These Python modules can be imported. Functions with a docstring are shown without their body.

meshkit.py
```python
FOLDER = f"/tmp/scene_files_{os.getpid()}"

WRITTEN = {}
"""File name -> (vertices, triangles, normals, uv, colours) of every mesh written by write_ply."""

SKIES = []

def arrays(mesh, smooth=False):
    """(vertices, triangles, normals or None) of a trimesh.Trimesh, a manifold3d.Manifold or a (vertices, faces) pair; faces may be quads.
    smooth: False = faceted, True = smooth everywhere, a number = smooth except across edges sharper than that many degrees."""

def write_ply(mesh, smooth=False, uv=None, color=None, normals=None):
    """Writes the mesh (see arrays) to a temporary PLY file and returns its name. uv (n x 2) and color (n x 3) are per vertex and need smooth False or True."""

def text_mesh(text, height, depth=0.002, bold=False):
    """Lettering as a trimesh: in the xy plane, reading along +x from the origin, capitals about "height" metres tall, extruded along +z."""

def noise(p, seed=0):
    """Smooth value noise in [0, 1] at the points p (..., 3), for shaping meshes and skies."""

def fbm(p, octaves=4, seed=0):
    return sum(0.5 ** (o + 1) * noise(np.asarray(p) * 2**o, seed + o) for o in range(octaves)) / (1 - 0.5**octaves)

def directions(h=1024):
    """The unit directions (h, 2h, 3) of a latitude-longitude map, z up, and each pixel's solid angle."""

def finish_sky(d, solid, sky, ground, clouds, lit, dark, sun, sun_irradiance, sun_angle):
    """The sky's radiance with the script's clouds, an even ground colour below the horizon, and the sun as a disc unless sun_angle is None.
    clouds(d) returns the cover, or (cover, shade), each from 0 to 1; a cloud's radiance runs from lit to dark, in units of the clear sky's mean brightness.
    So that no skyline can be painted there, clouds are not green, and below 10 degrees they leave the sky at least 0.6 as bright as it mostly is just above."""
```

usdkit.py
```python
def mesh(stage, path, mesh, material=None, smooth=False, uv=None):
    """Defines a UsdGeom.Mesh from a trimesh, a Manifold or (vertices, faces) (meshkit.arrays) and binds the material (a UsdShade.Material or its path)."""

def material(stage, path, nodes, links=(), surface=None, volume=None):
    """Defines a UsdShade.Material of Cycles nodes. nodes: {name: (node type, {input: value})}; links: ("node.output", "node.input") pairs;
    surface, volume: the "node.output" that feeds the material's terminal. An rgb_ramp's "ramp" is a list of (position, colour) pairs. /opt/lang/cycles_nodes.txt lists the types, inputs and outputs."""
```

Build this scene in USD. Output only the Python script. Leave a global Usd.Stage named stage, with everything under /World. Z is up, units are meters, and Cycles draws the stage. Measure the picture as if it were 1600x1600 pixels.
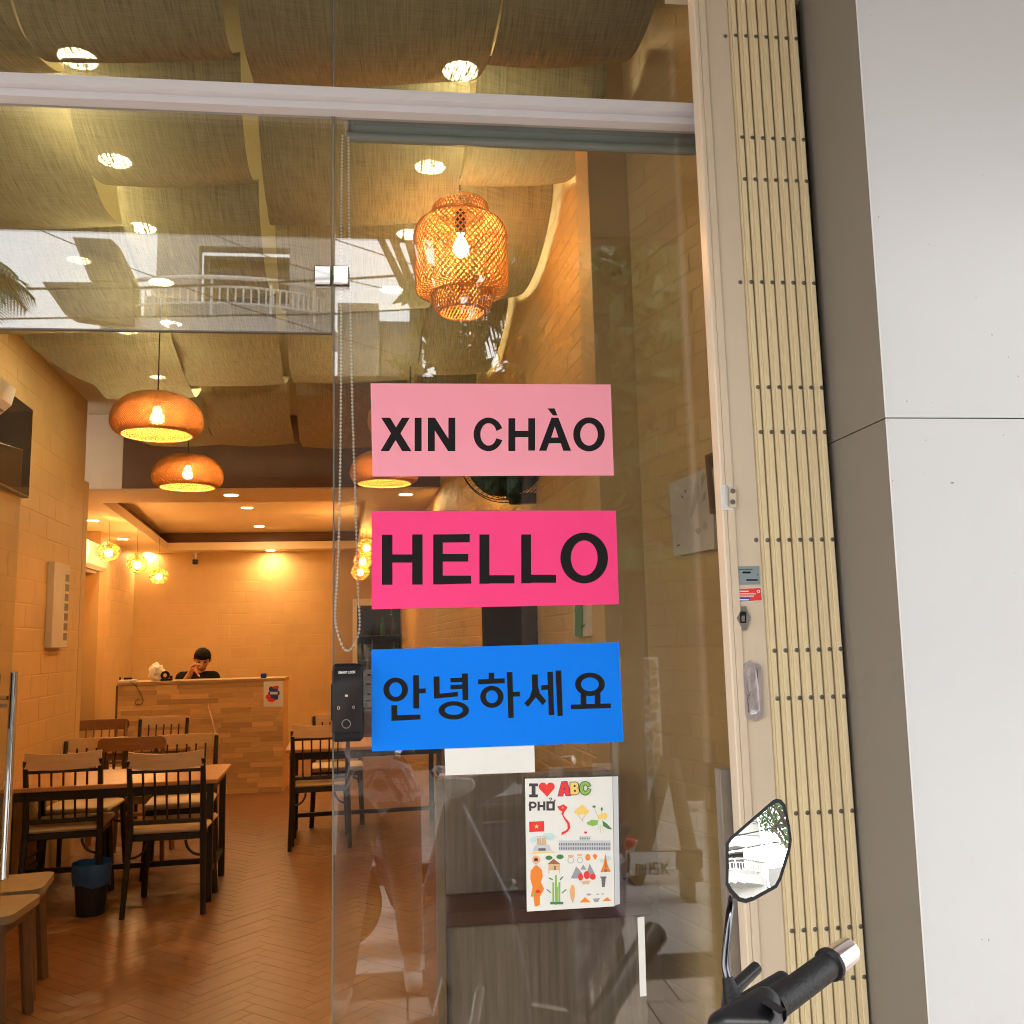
import math, random
import numpy as np, trimesh, usdkit, meshkit
import manifold3d as m3
import shapely
from shapely import affinity
from shapely.geometry import Polygon, Point, box as sbox
from shapely.ops import unary_union
from pxr import Usd, UsdGeom, UsdLux, UsdShade, Gf, Sdf

stage = Usd.Stage.CreateInMemory()
UsdGeom.SetStageUpAxis(stage, 'Z'); UsdGeom.SetStageMetersPerUnit(stage, 1.0)
UsdGeom.Xform.Define(stage, '/World')
PI = math.pi
RNG = random.Random(7)

# ------------------------------------------------------------------ camera, sky, sun, exposure
FPX, EYE = 1440.0, np.array([0.0, -2.0, 1.6])
PSI, TH, RO = [math.radians(a) for a in (6.776, 7.91, -1.411)]
fw = np.array([math.sin(PSI)*math.cos(TH), math.cos(PSI)*math.cos(TH), math.sin(TH)])
r0 = np.array([math.cos(PSI), -math.sin(PSI), 0.0]); u0 = np.cross(r0, fw)
rt = r0*math.cos(RO) + u0*math.sin(RO); up = u0*math.cos(RO) - r0*math.sin(RO)
cam = UsdGeom.Camera.Define(stage, '/World/camera')
cam.AddTransformOp().Set(Gf.Matrix4d(*rt, 0, *up, 0, *(-fw), 0, *EYE, 1))
cam.CreateHorizontalApertureAttr(36.0); cam.CreateFocalLengthAttr(36.0*FPX/1600)
cam.CreateClippingRangeAttr(Gf.Vec2f(0.03, 500))
cam.CreateExposureAttr(1.75)

SUN_EL, SUN_AZ = 1.05, 2.6          # high sun behind even cloud, over the street
usdkit.material(stage, '/World/Looks/sky', {
    's': ('sky_texture', {'sky_type': 'single_scattering', 'sun_disc': False, 'sun_elevation': SUN_EL, 'sun_rotation': SUN_AZ, 'aerosol_density': 2.0}),
    't': ('texture_coordinate', {}), 'm': ('mapping', {'scale': (1, 1, 2.2)}),
    'n': ('noise_texture', {'scale': 2.6, 'detail': 6.0, 'roughness': 0.55}),
    'r': ('rgb_ramp', {'ramp': [(0.25, (0.86, 0.88, 0.90)), (0.75, (1.12, 1.11, 1.08))]}),
    'l': ('vector_math', {'math_type': 'scale', 'scale': 11.0}),
    'x': ('mix', {'mix_type': 'mix', 'fac': 0.88}),
    'b': ('background_shader', {'strength': 0.15})},
    [('t.generated', 'm.vector'), ('m.vector', 'n.vector'), ('n.fac', 'r.fac'), ('r.color', 'l.vector1'), ('s.color', 'x.color1'), ('l.vector', 'x.color2'), ('x.color', 'b.color')], surface='b.background')
dome = UsdLux.DomeLight.Define(stage, '/World/sky')
UsdShade.MaterialBindingAPI.Apply(dome.GetPrim()).Bind(UsdShade.Material.Get(stage, '/World/Looks/sky'))
sun = UsdLux.DistantLight.Define(stage, '/World/sun')
sun.CreateNormalizeAttr(True); sun.CreateIntensityAttr(0.3); sun.CreateAngleAttr(20.0); sun.CreateColorAttr(Gf.Vec3f(1.0, 0.96, 0.9))
sd = np.array([math.sin(SUN_AZ)*math.cos(SUN_EL), math.cos(SUN_AZ)*math.cos(SUN_EL), math.sin(SUN_EL)])
sx = np.cross([0, 0, 1.0], sd); sx /= np.linalg.norm(sx)
sun.AddTransformOp().Set(Gf.Matrix4d(*sx, 0, *np.cross(sd, sx), 0, *sd, 0, 0, 0, 0, 1))

# ------------------------------------------------------------------ helpers: photograph -> places in the room
def ray(px, py):
    return fw + rt*(px-800)/FPX - up*(py-800)/FPX
def hp(px, py, p, n):
    d = ray(px, py); n = np.asarray(n, float)
    return EYE + d*(np.dot(np.asarray(p)-EYE, n)/np.dot(d, n))
def hy(px, py, y): return hp(px, py, (0, y, 0), (0, 1, 0))
def hz(px, py, z): return hp(px, py, (0, 0, z), (0, 0, 1))
FH = np.array([math.sin(PSI), math.cos(PSI), 0.0])
def hd(px, py, Z): return hp(px, py, EYE+FH*Z, FH)                  # at depth Z before the camera
def cw(X, Z, z=0.0):                                                  # level camera axes -> world
    return np.array([X*math.cos(PSI)+Z*math.sin(PSI), EYE[1]+Z*math.cos(PSI)-X*math.sin(PSI), z])
def mir(px, py, y):                                                   # what a pixel of the glass mirrors, on the plane y
    p = hy(px, py, -y); p[1] = y; return p

# ------------------------------------------------------------------ helpers: prims
USED, LOC = {}, {}
def free(parent, name):
    k = parent+'/'+name
    n = USED.get(k, -1)+1; USED[k] = n
    return k if n == 0 else f'{k}_{n:03d}'
def meta(prim, label=None, cat=None, group=None, kind=None):
    for k, v in (('label', label), ('category', cat), ('group', group), ('kind', kind)):
        if v: prim.SetCustomDataByKey(k, v)
def T(name, label, cat, loc=(0, 0, 0), rz=0.0, group=None, kind=None):
    path = free('/World', name); x = UsdGeom.Xform.Define(stage, path)
    x.AddTranslateOp().Set(Gf.Vec3d(*map(float, loc)))
    if rz: x.AddRotateZOp().Set(float(rz))
    LOC[path] = np.array(loc, float)
    meta(x.GetPrim(), label, cat, group, kind)
    return path
def asmesh(m):
    if isinstance(m, (list, tuple)) and len(m) and not isinstance(m[0], np.ndarray):
        return trimesh.util.concatenate([asmesh(x) for x in m])
    if hasattr(m, 'to_mesh'):
        q = m.to_mesh(); return trimesh.Trimesh(q.vert_properties[:, :3], q.tri_verts, process=False)
    return m
def P(parent, name, mesh, mat, smooth=False, label=None, kind=None, w=False):
    path = free(parent, name); m = asmesh(mesh)
    if w:
        top = '/'.join(parent.split('/')[:3]); m = m.copy(); m.apply_translation(-LOC[top])
    g = usdkit.mesh(stage, path, m, '/World/Looks/'+mat, smooth=smooth)
    meta(g.GetPrim(), label, None, None, kind)
    return path
def S(name, mesh, mat, label=None, cat=None, group=None, kind=None, smooth=False):      # a thing that is one mesh (world coordinates)
    path = free('/World', name)
    g = usdkit.mesh(stage, path, asmesh(mesh), '/World/Looks/'+mat, smooth=smooth); LOC[path] = np.zeros(3)
    meta(g.GetPrim(), label, cat, group, kind)
    return path
def dup(src, label, loc, rz=0.0, group=None, cat=None):
    base = src.split('/')[-1]
    if base[-4:-3] == '_' and base[-3:].isdigit(): base = base[:-4]
    path = free('/World', base); x = UsdGeom.Xform.Define(stage, path); p = x.GetPrim()
    p.GetReferences().AddInternalReference(src); p.SetInstanceable(True)
    x.ClearXformOpOrder()
    x.AddTranslateOp(opSuffix='place').Set(Gf.Vec3d(*map(float, loc)))
    if rz: x.AddRotateZOp(opSuffix='place').Set(float(rz))
    was = stage.GetPrimAtPath(src).GetCustomData()
    meta(p, label, cat or was.get('category'), group or was.get('group'))
    return path

# ------------------------------------------------------------------ helpers: shapes
def bx(x0, x1, y0, y1, z0, z1):
    m = trimesh.creation.box((x1-x0, y1-y0, z1-z0)); m.apply_translation(((x0+x1)/2, (y0+y1)/2, (z0+z1)/2)); return m
def cb(x0, x1, y0, y1, z0, z1, b=0.004):                              # box with chamfered edges
    c, h, v = np.array([(x0+x1)/2, (y0+y1)/2, (z0+z1)/2]), np.array([x1-x0, y1-y0, z1-z0])/2, []
    b = min(b, h.min()*0.9)
    for s in np.ndindex(2, 2, 2):
        s = np.array(s)*2-1
        for k in range(3):
            q = h-b; q[k] = h[k]; v.append(c+s*q)
    return trimesh.convex.convex_hull(np.array(v))
def move(m, p=(0, 0, 0), rz=0.0, rx=0.0, ry=0.0):
    m = m.copy(); R = trimesh.transformations
    M = R.translation_matrix(p) @ R.rotation_matrix(math.radians(rz), (0, 0, 1)) @ R.rotation_matrix(math.radians(ry), (0, 1, 0)) @ R.rotation_matrix(math.radians(rx), (1, 0, 0))
    m.apply_transform(M); return m
def tube(pts, r, n=6, caps=True, closed=False):
    p = np.asarray(pts, float); k = len(p); r = np.broadcast_to(np.asarray(r, float), (k,))
    if closed: t = np.roll(p, -1, 0)-np.roll(p, 1, 0)
    else: t = np.gradient(p, axis=0)
    t /= np.linalg.norm(t, axis=1, keepdims=True)+1e-12
    a = np.cross(t[0], (0, 0, 1.0) if abs(t[0][2]) < 0.9 else (1.0, 0, 0)); a /= np.linalg.norm(a)
    A = []
    for i in range(k):
        a = a-t[i]*np.dot(a, t[i]); a /= np.linalg.norm(a)+1e-12; A.append(a)
    A = np.array(A); B = np.cross(t, A); g = np.arange(n)*2*PI/n
    v = (p[:, None]+r[:, None, None]*(np.cos(g)[None, :, None]*A[:, None]+np.sin(g)[None, :, None]*B[:, None])).reshape(-1, 3)
    f = []
    for i in range(k if closed else k-1):
        i2 = (i+1) % k
        for j in range(n):
            j2 = (j+1) % n; f += [(i*n+j, i*n+j2, i2*n+j2), (i*n+j, i2*n+j2, i2*n+j)]
    if caps and not closed:
        for j in range(1, n-1): f += [(0, j+1, j), ((k-1)*n, (k-1)*n+j, (k-1)*n+j+1)]
    return trimesh.Trimesh(v, np.array(f), process=False)
def rod(a, b, r, n=8, r2=None): return tube([a, b], [r, r if r2 is None else r2], n)
def bar(a, b, wx, wy, up_=(0, 0, 1.0)):                               # rectangular bar from a to b
    a, b = np.asarray(a, float), np.asarray(b, float); d = b-a; L = np.linalg.norm(d); d /= L
    s = np.cross(d, up_)
    if np.linalg.norm(s) < 1e-6: s = np.cross(d, (0, 1.0, 0))
    s /= np.linalg.norm(s); q = np.cross(s, d)
    m = cb(-wx/2, wx/2, -wy/2, wy/2, 0, L, min(wx, wy)*0.12)
    M = np.eye(4); M[:3, 0], M[:3, 1], M[:3, 2], M[:3, 3] = s, q, d, a
    if np.linalg.det(M[:3, :3]) < 0: M[:3, 0] = -s
    m.apply_transform(M); return m
def lathe(prof, n=32): return trimesh.creation.revolve(np.array(prof, float), sections=n)
def plate(poly, y, th):                                               # a shape in (x, z) made a slab, front at y-th
    gs = getattr(poly, 'geoms', [poly]); out = []
    for g in gs:
        if g.is_empty or g.area < 1e-9: continue
        m = trimesh.creation.extrude_polygon(g, th, engine='earcut')
        v = m.vertices; out.append(trimesh.Trimesh(np.stack([v[:, 0], y-v[:, 2], v[:, 1]], 1), m.faces, process=False))
    return trimesh.util.concatenate(out)
def onplane(poly, y, ox=0.0, oy=0.0, s=1.0):                          # pixel outline -> (x, z) on the plane y
    return shapely.transform(poly, lambda a: np.array([hy(ox+q[0]*s, oy+q[1]*s, y)[[0, 2]] for q in a]))
def frame_plate(poly, O, U, V, th):                                   # a shape in (u, v) on any plane, grown along U x V
    U, V = np.asarray(U, float), np.asarray(V, float); N = np.cross(U, V)
    ms = []
    for g in getattr(poly, 'geoms', [poly]):
        m = trimesh.creation.extrude_polygon(g, th, engine='earcut'); v = m.vertices
        ms.append(trimesh.Trimesh(np.asarray(O)+v[:, :1]*U+v[:, 1:2]*V+v[:, 2:]*N, m.faces, process=False))
    return trimesh.util.concatenate(ms)
def ell(cx, cy, rx, ry, n=40): return Polygon([(cx+rx*math.cos(a*2*PI/n), cy+ry*math.sin(a*2*PI/n)) for a in range(n)])
def ring(cx, cy, rx, ry, w): return ell(cx, cy, rx, ry).difference(ell(cx, cy, rx-w, ry-w))
def rc(x0, y0, x1, y1): return sbox(min(x0, x1), min(y0, y1), max(x0, x1), max(y0, y1))
def ball(c, r, n=2, sc=(1, 1, 1)):
    m = trimesh.creation.icosphere(n, 1.0); m.vertices = m.vertices*np.array(sc)*r+np.asarray(c); return m
def msph(c, r, n=20): return m3.Manifold.sphere(r, n).translate(tuple(map(float, c)))
def bones(js, bs, fine=0.02, smooth=8):                               # joints {name: (point, radius)}, bones as name tuples -> one skin
    hs = [m3.Manifold.batch_hull([msph(*js[k]) for k in b]) for b in bs]
    m = m3.Manifold.batch_boolean(hs, m3.OpType.Add).refine_to_length(fine)
    t = asmesh(m); t = trimesh.Trimesh(t.vertices, t.faces, process=True)
    return trimesh.smoothing.filter_taubin(t, iterations=smooth)
def sheet(fn, nu, nv):                                                # a surface from fn(u, v), u and v from 0 to 1
    v = np.array([fn(i/nu, j/nv) for i in range(nu+1) for j in range(nv+1)], float)
    f = []
    for i in range(nu):
        for j in range(nv):
            a = i*(nv+1)+j; b = a+nv+1; f += [(a, b, b+1), (a, b+1, a+1)]
    return trimesh.Trimesh(v, np.array(f), process=False)

# ------------------------------------------------------------------ materials
def M(name, col, rough=0.5, var=0.06, scale=6.0, bump=0.0, bscale=60.0, metal=0.0, rnd=0.0, stretch=(1, 1, 1), spec=0.5, coat=0.0, trans=0.0, detail=4.0):
    col = np.array(col, float)
    nodes = {'t': ('texture_coordinate', {}), 'm': ('mapping', {'scale': stretch}), 'n': ('noise_texture', {'scale': scale, 'detail': detail, 'roughness': 0.6}),
             'r': ('rgb_ramp', {'ramp': [(0.25, tuple(col*(1-var))), (0.75, tuple(np.minimum(col*(1+var), 0.95)))]}),
             'p': ('principled_bsdf', {'roughness': rough, 'metallic': metal, 'specular_ior_level': spec, 'coat_weight': coat})}
    links = [('t.object', 'm.vector'), ('m.vector', 'n.vector'), ('n.fac', 'r.fac')]
    out = 'r.color'
    if rnd:
        nodes |= {'o': ('object_info', {}), 'a': ('math', {'math_type': 'multiply_add', 'value2': 2*rnd, 'value3': 1-rnd}), 'h': ('hsv', {})}
        links += [('o.random', 'a.value1'), ('a.value', 'h.value'), ('r.color', 'h.color')]; out = 'h.color'
    links.append((out, 'p.base_color'))
    if bump:
        nodes |= {'bn': ('noise_texture', {'scale': bscale, 'detail': 3.0}), 'b': ('bump', {'strength': bump, 'distance': 0.004})}
        links += [('m.vector', 'bn.vector'), ('bn.fac', 'b.height'), ('b.normal', 'p.normal')]
    surf = 'p.BSDF'
    if trans:
        nodes |= {'tl': ('translucent_bsdf', {}), 'mx': ('mix_closure', {'fac': trans})}
        links += [(out, 'tl.color'), ('p.BSDF', 'mx.closure1'), ('tl.BSDF', 'mx.closure2')]; surf = 'mx.closure'
    usdkit.material(stage, '/World/Looks/'+name, nodes, links, surface=surf)
def E(name, col, strength):
    usdkit.material(stage, '/World/Looks/'+name, {'e': ('emission', {'color': col, 'strength': strength})}, [], surface='e.emission')
def G(name, tint, f0=0.045, rough=0.0):                               # window glass: see-through, mirroring by the view angle
    usdkit.material(stage, '/World/Looks/'+name, {
        'w': ('layer_weight', {'blend': 0.5}), 'p': ('math', {'math_type': 'power', 'value2': 5.0}), 'f': ('math', {'math_type': 'multiply_add', 'value2': 1-f0, 'value3': f0}),
        't': ('transparent_bsdf', {'color': tint}), 'g': ('glossy_bsdf', {'color': (1, 1, 1), 'roughness': rough}), 'x': ('mix_closure', {})},
        [('w.facing', 'p.value1'), ('p.value', 'f.value1'), ('f.value', 'x.fac'), ('t.BSDF', 'x.closure1'), ('g.BSDF', 'x.closure2')], surface='x.closure')
# ------------------------------------------------------------------ looks
M('wall_paint', (0.55, 0.365, 0.155), 0.55, 0.05, 5, 0.25, 90, rnd=0.035)
M('wall_paint_plain', (0.54, 0.355, 0.15), 0.6, 0.04, 4, 0.1, 60)
M('ceiling_paint', (0.52, 0.46, 0.34), 0.7, 0.03, 3)
M('ceiling_low', (0.80, 0.66, 0.44), 0.6, 0.03, 3)
M('fascia_cream', (0.62, 0.52, 0.38), 0.6, 0.05)
M('brown_panel', (0.13, 0.065, 0.03), 0.5, 0.12)
M('floor_wood', (0.215, 0.112, 0.053), 0.36, 0.16, 9, 0.12, 30, rnd=0.06, stretch=(1, 1, 1), spec=0.5)
M('floor_joint', (0.15, 0.07, 0.03), 0.5)
M('pine', (0.58, 0.37, 0.17), 0.42, 0.16, 22, 0.06, 60, rnd=0.26, stretch=(0.25, 2, 4))
M('table_wood', (0.46, 0.24, 0.095), 0.32, 0.14, 12, 0.05, 40, stretch=(0.4, 4, 4))
M('chair_wood', (0.60, 0.43, 0.25), 0.38, 0.12, 14, 0.05, 40, stretch=(0.5, 3, 3))
M('chair_wood_dark', (0.24, 0.115, 0.045), 0.35, 0.14, 14, 0.05, 40, stretch=(0.5, 3, 3))
M('seat_cream', (0.72, 0.58, 0.37), 0.55, 0.08, 10, 0.1, 120)
M('black_wood', (0.018, 0.016, 0.015), 0.42, 0.2, 20)
M('stool_wood', (0.20, 0.12, 0.055), 0.45, 0.15, 14, stretch=(2, 2, 0.5))
M('cabinet_wood', (0.27, 0.20, 0.15), 0.38, 0.32, 9, 0.08, 60, stretch=(7, 7, 0.35))
M('cabinet_top', (0.12, 0.055, 0.035), 0.35, 0.15, 10, stretch=(0.4, 4, 4))
M('bamboo', (0.62, 0.35, 0.125), 0.5, 0.16, 30, trans=0.2)
M('bamboo_light', (0.62, 0.31, 0.085), 0.5, 0.14, 30, trans=0.35)
M('black_cord', (0.012, 0.012, 0.012), 0.5)
M('black_plastic', (0.008, 0.008, 0.009), 0.36, 0.15, 30, spec=0.28)
M('grip_rubber', (0.007, 0.007, 0.0075), 0.5, 0.15, 60, 0.3, 260, spec=0.25)
M('black_gloss', (0.012, 0.011, 0.012), 0.06, 0.05)
M('screen_dark', (0.035, 0.028, 0.024), 0.05, 0.05)
M('white_plastic', (0.74, 0.72, 0.68), 0.35, 0.02)
M('white_alu', (0.66, 0.625, 0.63), 0.4, 0.02, 5, 0.05, 150)
M('blind_grey', (0.24, 0.31, 0.32), 0.5, 0.04)
M('blind_bar', (0.42, 0.47, 0.46), 0.35, 0.03)
M('bead', (0.80, 0.76, 0.66), 0.3, 0.02)
M('gate_cream', (0.69, 0.565, 0.415), 0.42, 0.045, 3.5, 0.08, 40, detail=8)
M('gate_slat', (0.82, 0.68, 0.42), 0.38, 0.02, 3, 0.0, 60, rnd=0.03, stretch=(1, 1, 0.6))
M('gap_shade', (0.03, 0.025, 0.02), 0.6)  # near-black standing in for the shade between the gate slats
M('steel', (0.42, 0.40, 0.38), 0.32, 0.08, 40, metal=1.0)
M('rivet', (0.17, 0.155, 0.14), 0.4, 0.2, 200, metal=0.8)
M('dull_steel', (0.60, 0.53, 0.52), 0.34, 0.15, 70, 0.3, 200, metal=1.0)
M('chrome', (0.86, 0.86, 0.87), 0.035, 0.01, metal=1.0)
M('mirror', (0.90, 0.92, 0.92), 0.0, 0.0, metal=1.0)
M('post_steel', (0.20, 0.165, 0.13), 0.45, 0.4, 12, 0.1, 60, stretch=(1, 1, 0.5), detail=8)
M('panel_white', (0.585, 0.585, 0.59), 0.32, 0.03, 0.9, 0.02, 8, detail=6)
M('panel_side', (0.19, 0.166, 0.135), 0.4, 0.03, 1.2)  # brown-grey, much darker than the front panels
M('speck', (0.25, 0.24, 0.23), 0.7)
M('sign_pink', (0.90, 0.335, 0.42), 0.6, 0.02, 2, 0.35, 7, spec=0.25)
M('sign_magenta', (0.94, 0.055, 0.23), 0.6, 0.02, 2, 0.35, 7, spec=0.25)
M('sign_blue', (0.0, 0.20, 0.88), 0.6, 0.025, 2, 0.35, 7, spec=0.2)
M('ink', (0.009, 0.008, 0.008), 0.7, spec=0.2)
M('paper', (0.80, 0.79, 0.74), 0.5, 0.01)
M('paper_grey', (0.52, 0.53, 0.55), 0.5, 0.03)
M('canvas', (0.56, 0.50, 0.41), 0.7, 0.06, 7, 0.2, 200)
M('canvas_ink', (0.20, 0.18, 0.155), 0.7, 0.3, 20)
M('canvas_ink_pale', (0.38, 0.34, 0.285), 0.7, 0.2, 20)
M('picture_dark', (0.05, 0.035, 0.028), 0.4, 0.2)
M('frame_brown', (0.14, 0.075, 0.035), 0.4, 0.1)
M('skin', (0.47, 0.25, 0.14), 0.5, 0.05, 12)
M('skin_pale', (0.38, 0.25, 0.18), 0.5, 0.05, 12)
M('hair', (0.007, 0.005, 0.0045), 0.6, 0.3, 60, 0.5, 160, spec=0.15)
M('black_cloth', (0.010, 0.010, 0.011), 0.9, 0.1, 30, 0.3, 120, spec=0.1)
M('dark_cloth', (0.05, 0.048, 0.05), 0.9, 0.1, 30, 0.3, 120)
M('shorts_cloth', (0.20, 0.165, 0.14), 0.9, 0.1, 30)
M('pale_cloth', (0.55, 0.50, 0.50), 0.9, 0.35, 26, 0.2, 120)
M('shoe', (0.6, 0.55, 0.5), 0.6)
M('orange', (0.75, 0.17, 0.03), 0.4)
M('stool_seat', (0.32, 0.25, 0.15), 0.5, 0.12, 10)
M('cabinet_frame', (0.74, 0.69, 0.58), 0.5, 0.03)
M('blue_bag', (0.02, 0.10, 0.36), 0.32, 0.15, 12, 0.6, 26)
M('bin_dark', (0.015, 0.018, 0.03), 0.5)
M('clear_bag', (0.62, 0.42, 0.24), 0.2, 0.3, 16, 0.7, 30)
M('purple_gloss', (0.012, 0.009, 0.028), 0.12, 0.1, coat=1.0)
M('tyre', (0.02, 0.02, 0.02), 0.8)
M('asphalt', (0.46, 0.41, 0.375), 0.85, 0.18, 3, 0.4, 200)
M('paver', (0.42, 0.345, 0.29), 0.75, 0.14, 6, 0.2, 90, rnd=0.14)
M('paver_joint', (0.07, 0.06, 0.052), 0.9)
M('kerb', (0.40, 0.38, 0.36), 0.8, 0.1)
M('render_grey', (0.44, 0.42, 0.395), 0.75, 0.07, 1.2)
M('render_white', (0.50, 0.48, 0.46), 0.75, 0.06, 1.2)
M('render_dark', (0.12, 0.115, 0.10), 0.8, 0.15, 2)
M('shop_dark', (0.045, 0.035, 0.028), 0.7, 0.3, 2)
M('stone', (0.17, 0.12, 0.085), 0.8, 0.18, 7, 0.3, 30, rnd=0.2)
M('stone_joint', (0.45, 0.41, 0.36), 0.85)
M('canopy', (0.10, 0.085, 0.07), 0.8, 0.1)
M('trunk', (0.09, 0.065, 0.045), 0.9, 0.2, 8, 0.5, 40)
M('leaf', (0.05, 0.095, 0.025), 0.5, 0.25, 2, rnd=0.0, trans=0.25)
M('palm_leaf', (0.045, 0.085, 0.025), 0.45, 0.25, 3, trans=0.25)
M('wire', (0.02, 0.02, 0.02), 0.6)
for n_, c_ in dict(red=(0.80, 0.045, 0.04), orange_pale=(0.90, 0.42, 0.16), yellow=(0.9, 0.62, 0.16), green=(0.25, 0.50, 0.08), green_dark=(0.07, 0.22, 0.07), green_pale=(0.50, 0.62, 0.30), purple=(0.20, 0.05, 0.22), grey=(0.33, 0.33, 0.34), grey_dark=(0.14, 0.14, 0.16), grey_pale=(0.58, 0.60, 0.62), teal_pale=(0.55, 0.73, 0.72), tan=(0.72, 0.47, 0.27), brown=(0.35, 0.16, 0.07), ink_brown=(0.06, 0.045, 0.05), orange_deep=(0.85, 0.24, 0.03), blue=(0.02, 0.05, 0.35)).items():
    M('print_'+n_, c_, 0.5, 0.01)
G('glass', (0.875, 0.89, 0.872), 0.075)
G('sleeve', (0.93, 0.92, 0.9), 0.06, 0.15)
M('glass_edge', (0.14, 0.125, 0.10), 0.3, 0.1)
M('bar_metal', (0.75, 0.66, 0.63), 0.18, 0.02, metal=1.0)
M('chrome_black', (0.10, 0.10, 0.11), 0.15, 0.02, metal=1.0)
M('sleeve_lens', (0.7, 0.72, 0.72), 0.08, 0.02, spec=0.8)
LAMP = (1.0, 0.56, 0.20)
E('lamp_warm', (1.0, 0.66, 0.31), 112.0)
E('lamp_cool', (1.0, 0.90, 0.56), 84.0)
E('lamp_wall', (1.0, 0.84, 0.46), 40.0)
E('bulb', (1.0, 0.49, 0.15), 165.0)
E('bulb_small', (1.0, 0.50, 0.15), 105.0)
E('led_red', (1.0, 0.35, 0.2), 1.2)
usdkit.material(stage, '/World/Looks/burlap', {                        # loose weave: threads of uneven thickness, light passing
    't': ('texture_coordinate', {}), 'm1': ('mapping', {'scale': (260, 10, 1)}), 'm2': ('mapping', {'scale': (12, 330, 1)}),
    'n1': ('noise_texture', {'scale': 1.0, 'detail': 3.0}), 'n2': ('noise_texture', {'scale': 1.0, 'detail': 3.0}), 'n3': ('noise_texture', {'scale': 2.2, 'detail': 3.0}),
    'h': ('mix_float', {'fac': 0.36}),
    'r': ('rgb_ramp', {'ramp': [(0.28, (0.18, 0.148, 0.082)), (0.5, (0.31, 0.258, 0.15)), (0.70, (0.40, 0.335, 0.20))]}),
    'd': ('diffuse_bsdf', {}), 'tl': ('translucent_bsdf', {}), 'x1': ('mix_closure', {'fac': 0.17}),
    'a': ('rgb_ramp', {'ramp': [(0.45, (0.0, 0.0, 0.0)), (0.64, (0.05, 0.05, 0.05))]}), 'tp': ('transparent_bsdf', {'color': (1.0, 0.95, 0.85)}), 'x2': ('mix_closure', {})},
    [('t.object', 'm1.vector'), ('t.object', 'm2.vector'), ('m1.vector', 'n1.vector'), ('m2.vector', 'n2.vector'), ('n1.fac', 'h.a'), ('n2.fac', 'h.b'),
     ('h.result', 'r.fac'), ('h.result', 'a.fac'), ('r.color', 'd.color'), ('r.color', 'tl.color'), ('d.BSDF', 'x1.closure1'), ('tl.BSDF', 'x1.closure2'), ('a.color', 'x2.fac'), ('x1.closure', 'x2.closure1'), ('tp.BSDF', 'x2.closure2')], surface='x2.closure')

# ------------------------------------------------------------------ the room
FL, CL, CH = 0.13, 2.88, 3.50                     # shop floor, low rear ceiling, high front ceiling
YB = hz(420, 862, CL)[1]; YF = hz(300, 765, CL)[1]
rx = lambda Z, o=0.0: 0.863-0.191*Z+o             # right wall, level camera axes
lx = lambda Z: -3.245-0.191*(Z-6.9)               # left wall
DW = cw(-0.191, 1.0)-cw(0, 0); DW /= np.linalg.norm(DW); RW = np.array([DW[1], -DW[0], 0.0]); RZ = math.degrees(math.atan2(-DW[0], DW[1]))
def along(p, y): return p+DW*((y-p[1])/DW[1])     # slide along the walls' direction to a depth y

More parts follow.
